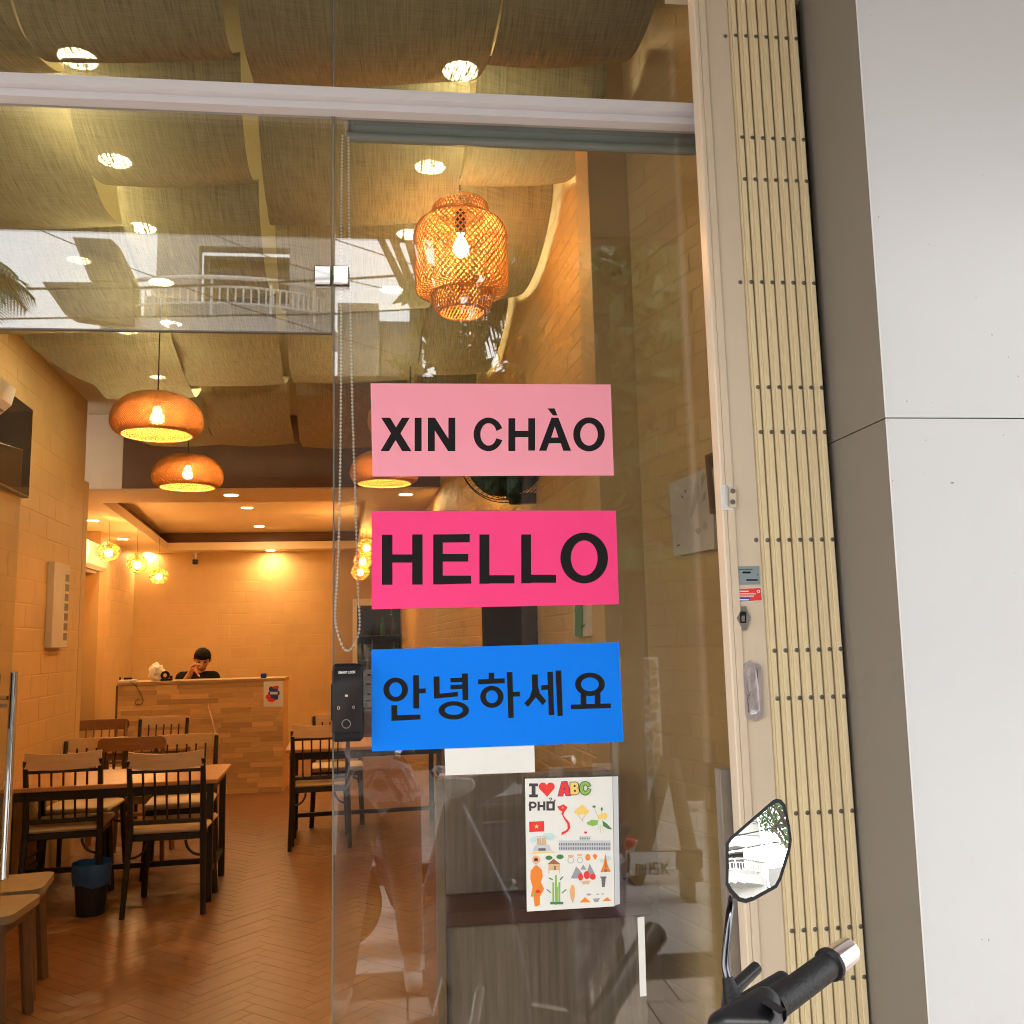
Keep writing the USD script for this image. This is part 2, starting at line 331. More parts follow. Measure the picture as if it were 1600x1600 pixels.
def brick_wall(name, label, A, B, z0, z1, n, relief, L=0.205, H=0.073, J=0.007, most=300, thick=0.12, mat='wall_paint', rough=1.0):
    """A wall from A to B, its face looking along n, laid with proud bricks in running bond."""
    A, B, n = np.array(A, float), np.array(B, float), np.array(n, float); A[2] = B[2] = 0
    u = B-A; W = np.linalg.norm(u); u /= W
    t = T(name, label, 'wall', (A+B)/2)
    back = -n*thick
    P(t, 'wall_base', trimesh.convex.convex_hull(np.array([A, B, A+back, B+back]+[]).repeat(2, 0)+np.array([[0, 0, z0], [0, 0, z1]]*4)), mat, w=True)
    items = []; rnd = random.Random(hash(name) % 97 if False else len(name))
    for i in range(int((z1-z0)/H)+1):
        za, zb = z0+i*H+J/2, min(z0+(i+1)*H-J/2, z1)
        if zb-za < 0.01: continue
        s = -L/2 if i % 2 else 0.0
        while s < W:
            a, b = max(s+J/2, 0.002), min(s+L-J/2, W-0.002); s += L
            if b-a < 0.02: continue
            r = relief*(0.75+0.5*rnd.random()); c = min(0.006, relief*1.6); dz = rnd.uniform(-0.001, 0.001)
            base = [(a, za+dz), (b, za+dz), (b, zb+dz), (a, zb+dz)]; top = [(a+c, za+c+dz), (b-c, za+c+dz), (b-c, zb-c+dz), (a+c, zb-c+dz)]
            k = [rnd.uniform(-0.3, 0.3)*relief*rough for _ in range(4)]
            v = [A+u*p+n*0.0005+np.array([0, 0, q]) for p, q in base]+[A+u*p+n*(r+k[j])+np.array([0, 0, q]) for j, (p, q) in enumerate(top)]
            f = [(4, 5, 6), (4, 6, 7)]
            for e in range(4): f += [(e, (e+1) % 4, 4+(e+1) % 4), (e, 4+(e+1) % 4, 4+e)]
            m = trimesh.Trimesh(np.array(v), np.array(f), process=False)
            if np.dot(np.cross(u, (0, 0, 1.0)), n) < 0: m.invert()
            c_ = m.vertices.mean(0); d = np.linalg.norm(c_-EYE); q = (c_-EYE); x_ = FPX*np.dot(q, rt)/np.dot(q, fw); y_ = FPX*np.dot(q, up)/np.dot(q, fw)
            items.append((d if abs(x_) < 830 and abs(y_) < 830 else d+100, m))
    items.sort(key=lambda x: x[0])
    for _, m in items[:most]: P(t, 'brick', m, mat, w=True)
    if items[most:]: P(t, 'brick', [m for _, m in items[most:]], mat, w=True, kind='stuff')
    return t

pe = cw(0.384, 2.7); pn = cw(0.62, 2.15)
un = (pn-pe)/np.linalg.norm(pn-pe); p_glass = pe+un*((0.045-pe[1])/un[1]); nn = np.array([-un[1], un[0], 0.0]); nn = nn if nn[0] < 0 else -nn
brick_wall('brick_wall', 'short ochre brick-pattern wall just inside the fixed glass, holding the ink landscape canvas', p_glass, pe, FL, CH, nn, 0.0017, H=0.060, J=0.005)
rfar = cw(rx(2.84), 2.84); rend = along(rfar, YB)
brick_wall('brick_wall', 'long ochre brick-pattern wall running back on the right behind the fan', rfar, rend, FL, CH, -RW, 0.0018, H=0.060, J=0.005)
lc = cw(lx(6.9), 6.9); lfr = along(lc, 0.05)
brick_wall('brick_wall', 'ochre brick-pattern wall on the left holding the dark screen and tall canvas', lc, lfr, FL, CH, RW, 0.0016, L=0.35, H=0.147, J=0.006, most=200)
lb = hy(210, 900, YB); lrf = along(lb, lc[1]+0.1); lb2 = lb.copy()
brick_wall('brick_wall', 'recessed ochre wall at the back left behind the wall air conditioner', lb, lrf, FL, CH, RW, 0.0014, L=0.35, H=0.147, J=0.006, most=120)
brick_wall('brick_wall', 'ochre back wall behind the wooden counter', np.array([lb[0]-0.3, YB, 0]), np.array([rend[0]+0.3, YB, 0]), FL, CH, (0, -1, 0), 0.0013, L=0.35, H=0.147, J=0.006, most=200)
S('wall', bx(lrf[0]-0.1, lc[0]+0.002, lc[1]+0.002, lc[1]+0.098, FL, CL), 'wall_paint_plain', 'narrow plain return wall at the back left corner step', 'wall')
pp = hy(150, 900, YB)
for a, b, nm, lab in ((cw(0.2625, 2.7), pe, 'pilaster', 'square ochre pilaster on the right wall just behind the pendant lantern'),):
    q = a+DW*0.14; q2 = pe+DW*0.14+RW*0.05
    S(nm, trimesh.convex.convex_hull(np.array([[*(c[:2]), z] for c in (a, b+RW*0.02, q, q2) for z in (FL, CH)])), 'wall_paint_plain', lab, 'pilaster')
pl = along(lb, hd(150, 900, 9.9)[1])
S('pilaster', trimesh.convex.convex_hull(np.array([[*(c[:2]), z] for c in (pl, pl+RW*0.16, pl+DW*0.3, pl+DW*0.3+RW*0.16) for z in (FL, CL-0.003)])), 'wall_paint_plain', 'narrow ochre pilaster under the wall air conditioner in the back left corner', 'pilaster')

# floor: herringbone planks
fl = T('shop_floor', None, None, (0, 0, FL), kind='structure')
xl, xr = lb[0]-0.4, 1.6
P(fl, 'floor_base', bx(xl, xr, -0.06, YB+0.1, 0.0, FL-0.006), 'floor_joint', w=True)
pk = []
PW, PLN = 0.07, 0.35
ca, sa = math.cos(math.radians(RZ)), math.sin(math.radians(RZ))
for i in range(-100, 140):
    for j in range(-14, 32):
        for k in (0, 1):
            # classic herringbone laid at 45 degrees to the walls
            u_, v_ = (i*PW+j*PLN*1.0, i*PW-j*PLN*1.0)
            w, h = (PLN, PW) if k == 0 else (PW, PLN)
            ou, ov = (u_, v_) if k == 0 else (u_+PLN, v_-PLN+PW)
            cu, cv = ou+w/2, ov+h/2
            X, Y = (cu-cv)*0.7071, (cu+cv)*0.7071
            x, y = -0.9+X*ca-Y*sa, 2.5+X*sa+Y*ca
            if not (0.0 < y < YB-0.05 and xl < x < xr): continue
            q = np.array([x, y, FL])-EYE; zz = np.dot(q, fw)
            X_, Y_ = FPX*np.dot(q, rt)/zz, FPX*np.dot(q, up)/zz
            m = move(bx(-w/2+0.0009, w/2-0.0009, -h/2+0.0009, h/2-0.0009, -0.006, RNG.uniform(-0.0004, 0.0004)), (x, y, FL), RZ+45)
            seen = abs(X_) < 830 and abs(Y_) < 830
            pk.append((zz if seen else zz+100, m))
pk.sort(key=lambda a: a[0])
for _, m in pk[:300]: P(fl, 'plank', m, 'floor_wood', w=True)
P(fl, 'plank', [m for _, m in pk[300:]], 'floor_wood', w=True, kind='stuff')

# ceilings
S('ceiling', bx(xl, xr, 0.0, YF+0.1, CH, CH+0.1), 'ceiling_paint', kind='structure')
tl, tb = hz(160, 786, CL), hz(262, 860, CL)
tr_ = along(cw(rx(8)-0.6, 8), tl[1])
tray = Polygon([(xl, YF), (xr, YF), (xr, YB+0.1), (xl, YB+0.1)], [[(tl[0], tl[1]), (tr_[0], tl[1]), (along(tr_, tb[1])[0], tb[1]), (tb[0], tb[1])]])
tc = T('rear_ceiling', None, None, (0, YF, CL), kind='structure')
m = trimesh.creation.extrude_polygon(tray, 0.10, engine='earcut'); m.apply_translation((0, 0, CL)); P(tc, 'border_panel', m, 'ceiling_low', w=True)
hole = Polygon(tray.interiors[0]); wide = hole.buffer(0.12, join_style=2)
m = trimesh.creation.extrude_polygon(wide.difference(hole), 0.004, engine='earcut')
m = trimesh.creation.extrude_polygon(wide.buffer(0.02, join_style=2).difference(wide), 0.14, engine='earcut'); m.apply_translation((0, 0, CL+0.1005)); P(tc, 'cove_side', m, 'brown_panel', w=True)
m = trimesh.creation.extrude_polygon(wide.buffer(0.02, join_style=2), 0.05, engine='earcut'); m.apply_translation((0, 0, CL+0.241)); P(tc, 'tray_panel', m, 'ceiling_low', w=True)
fa = T('fascia', 'upright fascia above the low rear ceiling, cream at its left end and brown beyond', 'fascia', (0, YF, CL))
xs = hy(193, 720, YF)[0]
P(fa, 'cream_panel', bx(lc[0]-0.4, xs-0.001, YF-0.02, YF-0.001, CL+0.002, CH-0.002), 'fascia_cream', w=True, label='cream left panel')
P(fa, 'brown_panel', bx(xs+0.001, xr, YF-0.024, YF-0.001, CL+0.012, CH-0.002), 'brown_panel', w=True, label='dark brown panel')

# burlap strips hung in waves under the front ceiling
VH = hz  # (kept short)
def hor(x): return 1000+0.0246*(800-x)
def wave(ys, x):
    out = []
    for yp in ys:
        Z = 4.0
        for _ in range(30): Hb = 1.62-0.062*(Z-2.46); Z = Hb/math.tan(TH+math.atan((800-yp-0.0246*(x-800))/1440))
        out.append((Z, Hb))
    return out
strips = [((-1.36, -0.84), (42, 320, 500, 621, 682), 60, 'leftmost burlap ceiling strip, hanging lowest near the left wall'),
          ((-0.835, -0.30), (58, 255, 432, 591, 679), 300, 'burlap ceiling strip second from the left, above the two dome lamps'),
          ((-0.258, 0.425), (62, 325, 470, 575, 689), 600, 'burlap ceiling strip third from the left, behind the lantern'),
          ((0.43, 0.835), (78, 243, 442, 570, 655), 850, 'rightmost burlap ceiling strip beside the right wall')]
for k, ((x0, x1), ys, px, lab) in enumerate(strips):
    wv = wave(ys, px); Z0, Z1 = 2.05, 6.85
    cus = [2.0]+[(wv[i][0]+wv[i+1][0])/2 for i in range(len(wv)-1)]+[Z1+0.1]
    def hgt(Z):
        for i, (zb, hb) in enumerate(wv):
            if Z <= cus[i+1] or i == len(wv)-1:
                half = (zb-cus[i]) if Z < zb else (cus[i+1]-zb)
                t = abs(Z-zb)/max(half, 0.05); return hb+min(0.16, 1.84-hb)*min(t, 1.3)**2.0
    def fn(u, v, x0=x0, x1=x1, k=k):
        Z = Z0+(Z1-Z0)*v; xa0 = x0-(0.46*min(max((5.0-Z)/0.6, 0), 1) if k == 0 else 0.0); Xq = xa0+(x1-xa0)*u
        w = float(meshkit.noise(np.array([u*2.5+k*9, v*14, 0.5]), 3))-0.5; w2 = float(meshkit.noise(np.array([v*22, k*5.0, 2.5]), 5))-0.5
        ed = abs(2*u-1)
        return cw(Xq-0.191*Z+0.016*w2*ed, Z, EYE[2]+hgt(Z)-0.012*(1-ed*ed)+0.02*w+0.012*w2)
    S('ceiling_cloth', sheet(fn, 14, 170), 'burlap', lab, 'cloth', 'burlap strips hung under the ceiling', smooth=True)

# ------------------------------------------------------------------ the shop front
px_z = lambda px, py, y: hy(px, py, y)[2]
zt, zb_ = px_z(540, 137, -0.03), px_z(540, 187, 0.011)
bh = zt-zb_
prof = Polygon([(-0.03, zt), (0.0108, zt), (0.0108, zb_), (-0.03, zb_), (-0.03, zb_+bh*0.24), (-0.020, zb_+bh*0.30), (-0.020, zb_+bh*0.44), (-0.036, zb_+bh*0.52), (-0.036, zt-0.003)])
XL, XG, XR = -2.6, hy(520, 800, 0)[0], hy(1122, 560, -0.03)[0]+0.03
beam = frame_plate(prof, (XL, 0, 0), (0, 1, 0), (0, 0, 1), XR-XL)
gf = T('glass_shopfront', 'fixed glass front of the shop with a white aluminium beam across it', 'shopfront', (0, 0, 0))
P(gf, 'transom_beam', beam, 'white_alu', w=True)
def pane(name, lab, x0, x1, z0, z1, edges='', y=0.0):
    t = P(gf, 'glass_pane', bx(x0+0.003, x1-0.003, y, y+0.010, z0+0.003, z1-0.001), 'glass', w=True, label=lab)
    if 'l' in edges: P(t, 'polished_edge', bx(x0, x0+0.003, y-0.0005, y+0.0105, z0, z1), 'glass_edge', w=True)
    if 'r' in edges: P(t, 'polished_edge', bx(x1-0.003, x1, y-0.0005, y+0.0105, z0, z1), 'glass_edge', w=True)
    if 'b' in edges: P(t, 'polished_edge', bx(x0+0.003, x1-0.003, y-0.0005, y+0.0105, z0, z0+0.003), 'glass_edge', w=True)
    return t
ZT = 3.42
xg2 = hy(521.5, 60, 0)[0]
pane('glass_pane', 'upper glass pane above the white beam on the left', XL, xg2-0.001, zt, ZT, 'r')
pane('glass_pane', 'upper glass pane above the white beam and the roller blind', xg2+0.001, XR, zt, ZT, 'l')
zdo = px_z(300, 518, 0)
pane('glass_pane', 'glass transom pane above the open doorway, mirroring the street balcony', XL, XG-0.0025, zdo, zb_, 'rb')
pane('glass_pane', 'large fixed glass pane carrying the three greeting signs', XG, XR, 0.02, zb_, 'l')
pane('glass_pane', 'narrow glass pane left of the doorway beside the open door', XL, -1.62, 0.02, zdo-0.004, 'r')
S('shop_header', bx(XL-1.5, 2.6, -0.05, 0.12, ZT, 3.75), 'render_white', 'white wall band above the glass front', 'wall')
S('shop_side_wall', bx(XL-3.0, XL-0.002, -0.05, 0.12, 0.0, 3.75), 'render_white', 'white front wall left of the shop glass', 'wall')
pc = mir(300, 366, -2.25)
can = T('canopy', 'deep flat canopy over the pavement above the shop front', 'canopy', (0, -0.05, pc[2]))
P(can, 'soffit', bx(-6, 4.5, -2.2, -0.051, pc[2]+0.02, pc[2]+0.16), 'canopy', w=True)
P(can, 'front_lip', bx(-6, 4.5, -2.25, -2.201, pc[2], pc[2]+0.30), 'render_dark', w=True)
cl = T('glass_clamp', 'polished square patch clamp joining the transom glass to the fixed pane', 'clamp', hy(518, 443, 0))
for a, b in ((490, 517.6), (519.6, 545)):
    p, q = hy(a, 443, -0.012), hy(b, 415, -0.012)
    P(cl, 'clamp_plate', cb(p[0], q[0], -0.014, -0.0005, p[2], q[2], 0.003), 'chrome', w=True)
    P(cl, 'clamp_plate', cb(p[0], q[0], 0.0115, 0.022, p[2], q[2], 0.003), 'chrome', w=True)

# roller blind with bead chain
bt = hy(815, 196, 0.07); bl = T('roller_blind', 'rolled-up grey roller blind behind the fixed glass under the beam', 'blind', bt)
x0, x1 = hy(541, 205, 0.07)[0], XR-0.005
z0, z1 = px_z(815, 203, 0.07), px_z(815, 212, 0.07)
z2 = px_z(815, 221, 0.07)
P(bl, 'cassette', cb(x0+0.008, x1, 0.055, 0.125, z2+0.006, z0+0.07, 0.01), 'blind_grey', w=True)
P(bl, 'bottom_bar', tube([(x0, 0.078, z2), (x1, 0.078, z2)], 0.0115, 14), 'blind_bar', w=True, smooth=40)
P(bl, 'end_bracket', cb(x0-0.004, x0+0.007, 0.05, 0.115, z2+0.018, z0+0.075, 0.003), 'white_plastic', w=True)
cp = [(535, 212), (533, 400), (533, 560), (532, 710), (530, 820), (526, 920), (523.5, 960), (530, 997), (543, 1017), (557, 1000), (562, 966), (559.5, 913), (556, 797), (552.5, 694), (549, 560), (546, 400), (545, 215)]
cpw = np.array([hy(a, b, 0.06) for a, b in cp])
from scipy.interpolate import CubicSpline
s_ = np.r_[0, np.cumsum(np.linalg.norm(np.diff(cpw, axis=0), axis=1))]
cs = CubicSpline(s_, cpw); nb = int(s_[-1]/0.0083)
bead = trimesh.creation.icosphere(1, 0.0031)
P(bl, 'bead_chain', [move(bead, cs(t)) for t in np.linspace(0, s_[-1], nb)]+[tube([cs(t) for t in np.linspace(0, s_[-1], nb)], 0.0008, 4)], 'bead', w=True, smooth=True, kind='stuff')

# smart lock
lk = T('smart_lock', 'black electronic door lock clamped to the edge of the fixed glass', 'lock', hy(543, 1160, -0.02))
a, b = hy(519, 1160, -0.024), hy(567, 1036, -0.024)
P(lk, 'lock_body', cb(a[0], b[0], -0.026, -0.0005, a[2], b[2], 0.006), 'black_plastic', w=True)
c0 = hy(521, 1146, -0.03)[2]; c1 = hy(560, 1044, -0.03)[2]
P(lk, 'touch_panel', cb(a[0]+0.002, b[0]-0.002, -0.029, -0.0262, c0, c1, 0.002), 'black_gloss', w=True)
P(lk, 'bolt_case', cb(a[0]-0.004, b[0]-0.01, 0.011, 0.05, a[2]+0.01, b[2]-0.01, 0.006), 'black_plastic', w=True)
P(lk, 'side_clip', cb(a[0]-0.003, a[0]-0.0005, -0.02, 0.045, px_z(519, 1125, 0), px_z(519, 1068, 0), 0.001), 'black_plastic', w=True)
def text_on(parent, name, txt, px, py, hpx, y, mat, rot=0.0, bold=True, wpx=None):
    z_a, z_b = hy(px, py, y), hy(px, py-hpx, y)
    h = z_b[2]-z_a[2]; m = meshkit.text_mesh(txt, h, 0.0004, bold)
    v = m.vertices
    if wpx: v = v*np.array([(hy(px+wpx, py, y)[0]-z_a[0])/max(v[:, 0].max(), 1e-6), 1, 1])
    q = np.stack([z_a[0]+v[:, 0], y-v[:, 2], z_a[2]+v[:, 1]], 1)
    P(parent, name, trimesh.Trimesh(q, m.faces, process=False), mat, w=True)
text_on(lk, 'lettering', 'SMART LOCK', 528.5, 1052.6, 3.6, -0.0291, 'paper', wpx=26.5)
for nm, sh, mt in (('home_mark', ring(529, 1106, 2.4, 2.6, 0.8), 'print_tan'), ('bell_mark', ring(552.5, 1105, 2.0, 2.2, 0.7), 'grey_mark'), ('lamp_mark', rc(539, 1085.5, 543.5, 1088.5), 'print_tan'), ('finger_ring', ring(541, 1131, 7.2, 7.2, 1.2), 'steel')):
    if mt == 'grey_mark': mt = 'print_grey'
    P(lk, nm, plate(onplane(sh, -0.0291), -0.0291, 0.0006), mt, w=True)

# greeting signs (pixel outlines measured on the photograph, laid on the glass)
def sign(label, corners, mat, letters, o, s, y=-0.0012):
    c = np.array(corners); t = T('greeting_sign', label, 'sign', hy(*c[[2, 3]].mean(0), 0), group=None)
    P(t, 'sheet', plate(onplane(Polygon(corners), y), y, 0.0012), mat, w=True)
    for sh in letters: P(t, 'letter', plate(onplane(sh, y-0.00125, *o, s), y-0.00125, 0.0003), 'ink', w=True)
X1 = Polygon([(306, 297), (351, 297), (380, 345), (410, 297), (449, 297), (402, 375), (457, 463), (411, 463), (378, 409), (345, 463), (303, 463), (355, 375)])
N1 = Polygon([(540, 297), (575, 297), (642, 402), (642, 297), (676, 297), (676, 463), (640, 463), (574, 360), (574, 463), (540, 463)])
C1 = ring(842, 380, 74, 84, 31).difference(Polygon([(846, 388), (930, 345), (930, 412)])).difference(Polygon([(850, 385), (930, 368), (930, 402)]))
C1 = ell(842, 380, 74, 84).difference(ell(843, 380, 41, 56)).difference(Polygon([(850, 380), (905, 352), (960, 330), (960, 425), (878, 398)]))
H1 = unary_union([rc(942, 299, 976, 463), rc(1041, 299, 1075, 461), rc(960, 363, 1060, 393)])
A1 = Polygon([(1095, 462), (1157, 297), (1192, 297), (1255, 462), (1217, 462), (1203, 423), (1145, 424), (1132, 462)], [[(1174, 340), (1192, 395), (1156, 396)]])
A1 = unary_union([A1, Polygon([(1137, 250), (1173, 250), (1187, 285), (1165, 285)])])
O1 = ell(1345, 380, 79, 85).difference(ell(1345, 380, 44, 56))
sign('pale pink sign reading XIN CHÀO on the glass, topmost of three', [(579, 599), (954, 601), (959, 743), (582, 744.5)], 'sign_pink', [X1, rc(474, 297, 508, 463), N1, C1, H1, A1, O1], (500, 560), 0.3125)
H2 = unary_union([rc(310, 882, 362, 1132), rc(461, 880, 513, 1131), rc(340, 980, 480, 1021)])
E2 = unary_union([rc(566, 880, 614, 1130), Polygon([(600, 880), (749, 878), (749, 919), (600, 921)]), rc(600, 978, 741, 1016), Polygon([(600, 1087), (755, 1086), (756, 1126), (600, 1129)])])
L2 = unary_union([rc(797, 880, 847, 1127), rc(820, 1084, 972, 1125)]); L3 = unary_union([rc(1006, 880, 1055, 1124), rc(1030, 1082, 1180, 1122)])
O2 = ell(1321, 998, 119, 127).difference(ell(1321, 998, 67, 88))
sign('hot pink sign reading HELLO on the glass, middle of three', [(581, 798.5), (962, 798), (967, 944), (581, 952)], 'sign_magenta', [H2, E2, L2, L3, O2], (500, 560), 0.3125)
def st(a, b, w): return Polygon([*a]) if False else shapely.LineString([a, b]).buffer(w/2, cap_style=2)
K1 = unary_union([ell(153, 310, 77, 75).difference(ell(153, 310, 40, 46)), Polygon([(262, 220), (298, 220), (299, 428), (263, 428)]), Polygon([(290, 305), (341, 302), (341, 332), (290, 334)]), Polygon([(126, 408), (162, 407), (162, 470), (307, 466), (308, 496), (126, 506)])])
K2 = unary_union([Polygon([(390, 229), (426, 227), (428, 335), (541, 324), (542, 353), (393, 366)]), Polygon([(567, 210), (604, 209), (606, 374), (571, 375)]), Polygon([(495, 238), (575, 235), (575, 262), (495, 265)]), Polygon([(495, 281), (575, 279), (575, 305), (495, 308)]), ell(516, 440, 95, 57).difference(ell(516, 439, 57, 29))])
K3 = unary_union([Polygon([(734, 205), (768, 204), (768, 250), (734, 251)]), Polygon([(668, 246), (834, 239), (835, 270), (668, 277)]), ell(754, 355, 73, 69).difference(ell(754, 355, 38, 40)), Polygon([(848, 201), (882, 200), (891, 486), (857, 487)]), Polygon([(875, 326), (929, 322), (930, 352), (875, 355)])])
K4 = unary_union([Polygon([(1004, 216), (1041, 214), (1042, 290), (1052, 330), (1094, 380), (1072, 408), (1028, 358), (1008, 385), (980, 418), (956, 396), (990, 358), (1006, 310)]), Polygon([(1101, 200), (1135, 198), (1143, 468), (1110, 470)]), Polygon([(1063, 283), (1112, 280), (1113, 310), (1063, 313)]), Polygon([(1152, 192), (1187, 190), (1197, 473), (1165, 475)])])
K5 = unary_union([ell(1367, 277, 93, 73).difference(ell(1367, 277, 56, 43)), Polygon([(1309, 320), (1344, 330), (1344, 405), (1309, 406)]), Polygon([(1397, 330), (1432, 318), (1433, 402), (1398, 404)]), Polygon([(1248, 404), (1497, 396), (1498, 425), (1249, 433)])])
sign('bright blue sign with black Korean greeting on the glass, lowest of three', [(580.5, 1015), (967, 1003.5), (974, 1159), (581, 1174)], 'sign_blue', [K1, K2, K3, K4, K5], (580, 1000), 0.25)

# laminated poster
po = T('poster', 'laminated white poster of small colourful drawings stuck on the glass below the blue sign', 'poster', hy(895, 1424, 0))
o_, s_p = (800, 1200), 0.15
yl = -0.0012
P(po, 'clear_sleeve', plate(onplane(Polygon([(112, 95), (1118, 70), (1140, 1425), (135, 1508)]), yl, *o_, s_p), yl, 0.0006), 'sleeve', w=True)
P(po, 'sheet', plate(onplane(Polygon([(135, 112), (1045, 88), (1068, 1440), (155, 1495)]), yl-0.0008, *o_, s_p), yl-0.0008, 0.0005), 'paper', w=True)
P(po, 'sheet', plate(onplane(Polygon([(1050, 88), (1104, 86), (1124, 1415), (1072, 1432)]), yl-0.0008, *o_, s_p), yl-0.0008, 0.0004), 'print_grey_pale', w=True, label='back sheet showing at the right')
LAY = [yl-0.0014]
def pr(name, shapes, mat, lvl=0):
    y = yl-0.0014-0.0003*lvl
    P(po, name, plate(onplane(unary_union(shapes) if isinstance(shapes, list) else shapes, y, *o_, s_p), y, 0.0002), 'print_'+mat, w=True)
pg = lambda *a: Polygon(a)
pr('letter', [rc(178, 160, 270, 190), rc(205, 160, 245, 305), rc(178, 275, 270, 305)], 'ink_brown')
pr('heart', [ell(322, 195, 43, 44), ell(402, 195, 43, 44), pg((284, 215), (440, 215), (366, 300))], 'red')
Ao = pg((482, 290), (520, 145), (572, 142), (612, 285), (562, 285), (555, 255), (535, 256), (528, 290))
pr('letter', Ao.buffer(7), 'purple'); pr('letter', Ao.difference(ell(545, 215, 9, 14)), 'red', 1)
Bo = unary_union([rc(608, 150, 650, 275), ell(655, 183, 35, 35), ell(660, 240, 37, 37)])
pr('letter', Bo.buffer(7), 'ink_brown', 2); pr('letter', Bo.difference(unary_union([ell(652, 187, 12, 11), ell(655, 238, 13, 11)])), 'yellow', 3)
Co = ell(762, 210, 56, 68).difference(ell(765, 210, 24, 38)).difference(pg((770, 205), (850, 165), (850, 240)))
pr('letter', Co.buffer(7), 'ink_brown', 4); pr('letter', Co, 'green', 5)
pr('letter', [rc(178, 350, 200, 447), ell(215, 385, 42, 36).difference(ell(215, 385, 20, 15))], 'ink_brown')
pr('letter', [rc(266, 350, 289, 445), rc(324, 348, 347, 442), rc(280, 385, 335, 407)], 'ink_brown')
pr('letter', [rc(362, 350, 442, 440).buffer(4).difference(rc(384, 372, 420, 420)), st((436, 352), (452, 330), 12), shapely.LineString([(386, 322), (396, 313), (410, 314), (413, 325), (403, 333), (403, 341)]).buffer(4)], 'ink_brown')
def star(cx, cy, r): return Polygon([(cx+(r if i % 2 == 0 else r*0.4)*math.sin(i*PI/5), cy-(r if i % 2 == 0 else r*0.4)*math.cos(i*PI/5)) for i in range(10)])
pr('flag', pg((178, 560), (333, 552), (335, 660), (180, 668)), 'red'); pr('flag_star', star(257, 610, 27), 'yellow', 1)
pr('country_map', pg((470, 400), (500, 395), (535, 378), (580, 410), (560, 440), (545, 460), (535, 490), (560, 525), (600, 570), (607, 625), (585, 660), (545, 685), (512, 703), (518, 668), (555, 655), (580, 630), (575, 580), (545, 535), (510, 465), (530, 460), (490, 435)), 'red'); pr('map_star', star(530, 412, 14), 'yellow', 1)
pr('fan_shape', [pg((645, 458), (728, 380), (808, 455), (765, 490), (725, 478), (690, 492))], 'yellow'); pr('fan_handle', [st((690, 492), (730, 540), 6), st((765, 490), (730, 540), 6), st((730, 530), (738, 555), 12)], 'tan')
pr('lotus_leaf', [pg((775, 570), (830, 540), (900, 545), (890, 590), (840, 605), (790, 590))], 'green'); pr('lotus_leaf', [pg((940, 545), (990, 580), (1045, 640), (1000, 635), (950, 605)), ell(855, 402, 17, 12), ell(935, 428, 10, 20)], 'green_dark')
pr('lotus_stem', [st((858, 412), (905, 540), 6), st((935, 440), (935, 480), 6), st((920, 590), (922, 675), 5), st((905, 590), (895, 640), 4), st((945, 590), (950, 670), 4)], 'green_pale'); pr('lotus_flower', [ell(935, 508, 44, 30), ell(960, 500, 32, 34)], 'yellow', 1)
pr('cloud', [ell(220, 745, 34, 32), ell(395, 715, 48, 40), ell(350, 700, 30, 22)], 'teal_pale')
pr('monument', [pg((230, 720), (262, 708), (362, 706), (375, 720)), pg((212, 868), (240, 805), (385, 800), (413, 862))], 'grey_pale', 1); pr('monument_columns', [rc(262+i*25, 728, 280+i*25, 800) for i in range(4)], 'tan', 2); pr('monument_door', rc(275, 835, 350, 862), 'grey_dark', 2); pr('ground_line', pg((180, 888), (250, 872), (430, 868), (440, 880), (240, 892)), 'yellow')
pr('palace', [rc(487, 755, 1025, 860), rc(700, 710, 815, 760)], 'grey_pale'); pr('palace_window', [rc(492+i*18, 783, 501+i*18, 806) for i in range(30)]+[rc(492+i*18, 825, 501+i*18, 850) for i in range(30)]+[rc(710+i*18, 725, 718+i*18, 742) for i in range(6)], 'grey_dark', 1); pr('palace_flag', rc(752, 662, 782, 682), 'red')
pr('hat', ell(252, 955, 42, 42), 'orange_pale'); pr('hair', ell(250, 958, 20, 22), 'ink_brown', 1); pr('face', ell(251, 988, 16, 20), 'tan', 2)
pr('dress', [pg((240, 1015), (265, 1015), (310, 1060), (320, 1130), (300, 1190), (335, 1260), (320, 1290), (290, 1340), (290, 1425), (262, 1440), (235, 1440), (225, 1340), (195, 1340), (215, 1240), (190, 1150), (195, 1070))], 'orange_deep'); pr('bouquet', [ell(270, 1285, 26, 18)], 'red', 1); pr('bouquet_leaf', pg((195, 1345), (245, 1290), (240, 1325)), 'green', 1)
pr('palm', [ell(385, 935, 36, 22), ell(500, 925, 38, 24)], 'green_dark'); pr('hut_roof', pg((372, 1000), (432, 945), (505, 1000)), 'brown'); pr('hut_wall', [rc(380, 1000, 500, 1065), rc(380, 1060, 388, 1098), rc(490, 1060, 497, 1095)], 'tan'); pr('hut_door', rc(436, 1020, 458, 1064), 'brown', 1)
pr('cart', [ring(612, 960, 33, 33, 5), ring(708, 960, 30, 30, 5)], 'grey'); pr('cart_seat', [rc(585, 905, 640, 925), rc(680, 895, 728, 915)], 'orange_pale', 1)
pr('lantern', [ell(790, 930, 27, 34), pg((835, 915), (862, 890), (892, 915), (868, 958))], 'orange_deep')
pr('tower_cloud', [ell(1000, 940, 34, 24), ell(935, 965, 20, 20)], 'teal_pale'); pr('pagoda', [pg((920, 1085), (940, 1040), (955, 990), (972, 885), (990, 990), (1008, 1040), (1030, 1080))], 'orange_deep', 1); pr('pagoda_door', [rc(960, 1055, 990, 1080), rc(972, 960, 980, 1040)], 'brown', 2)
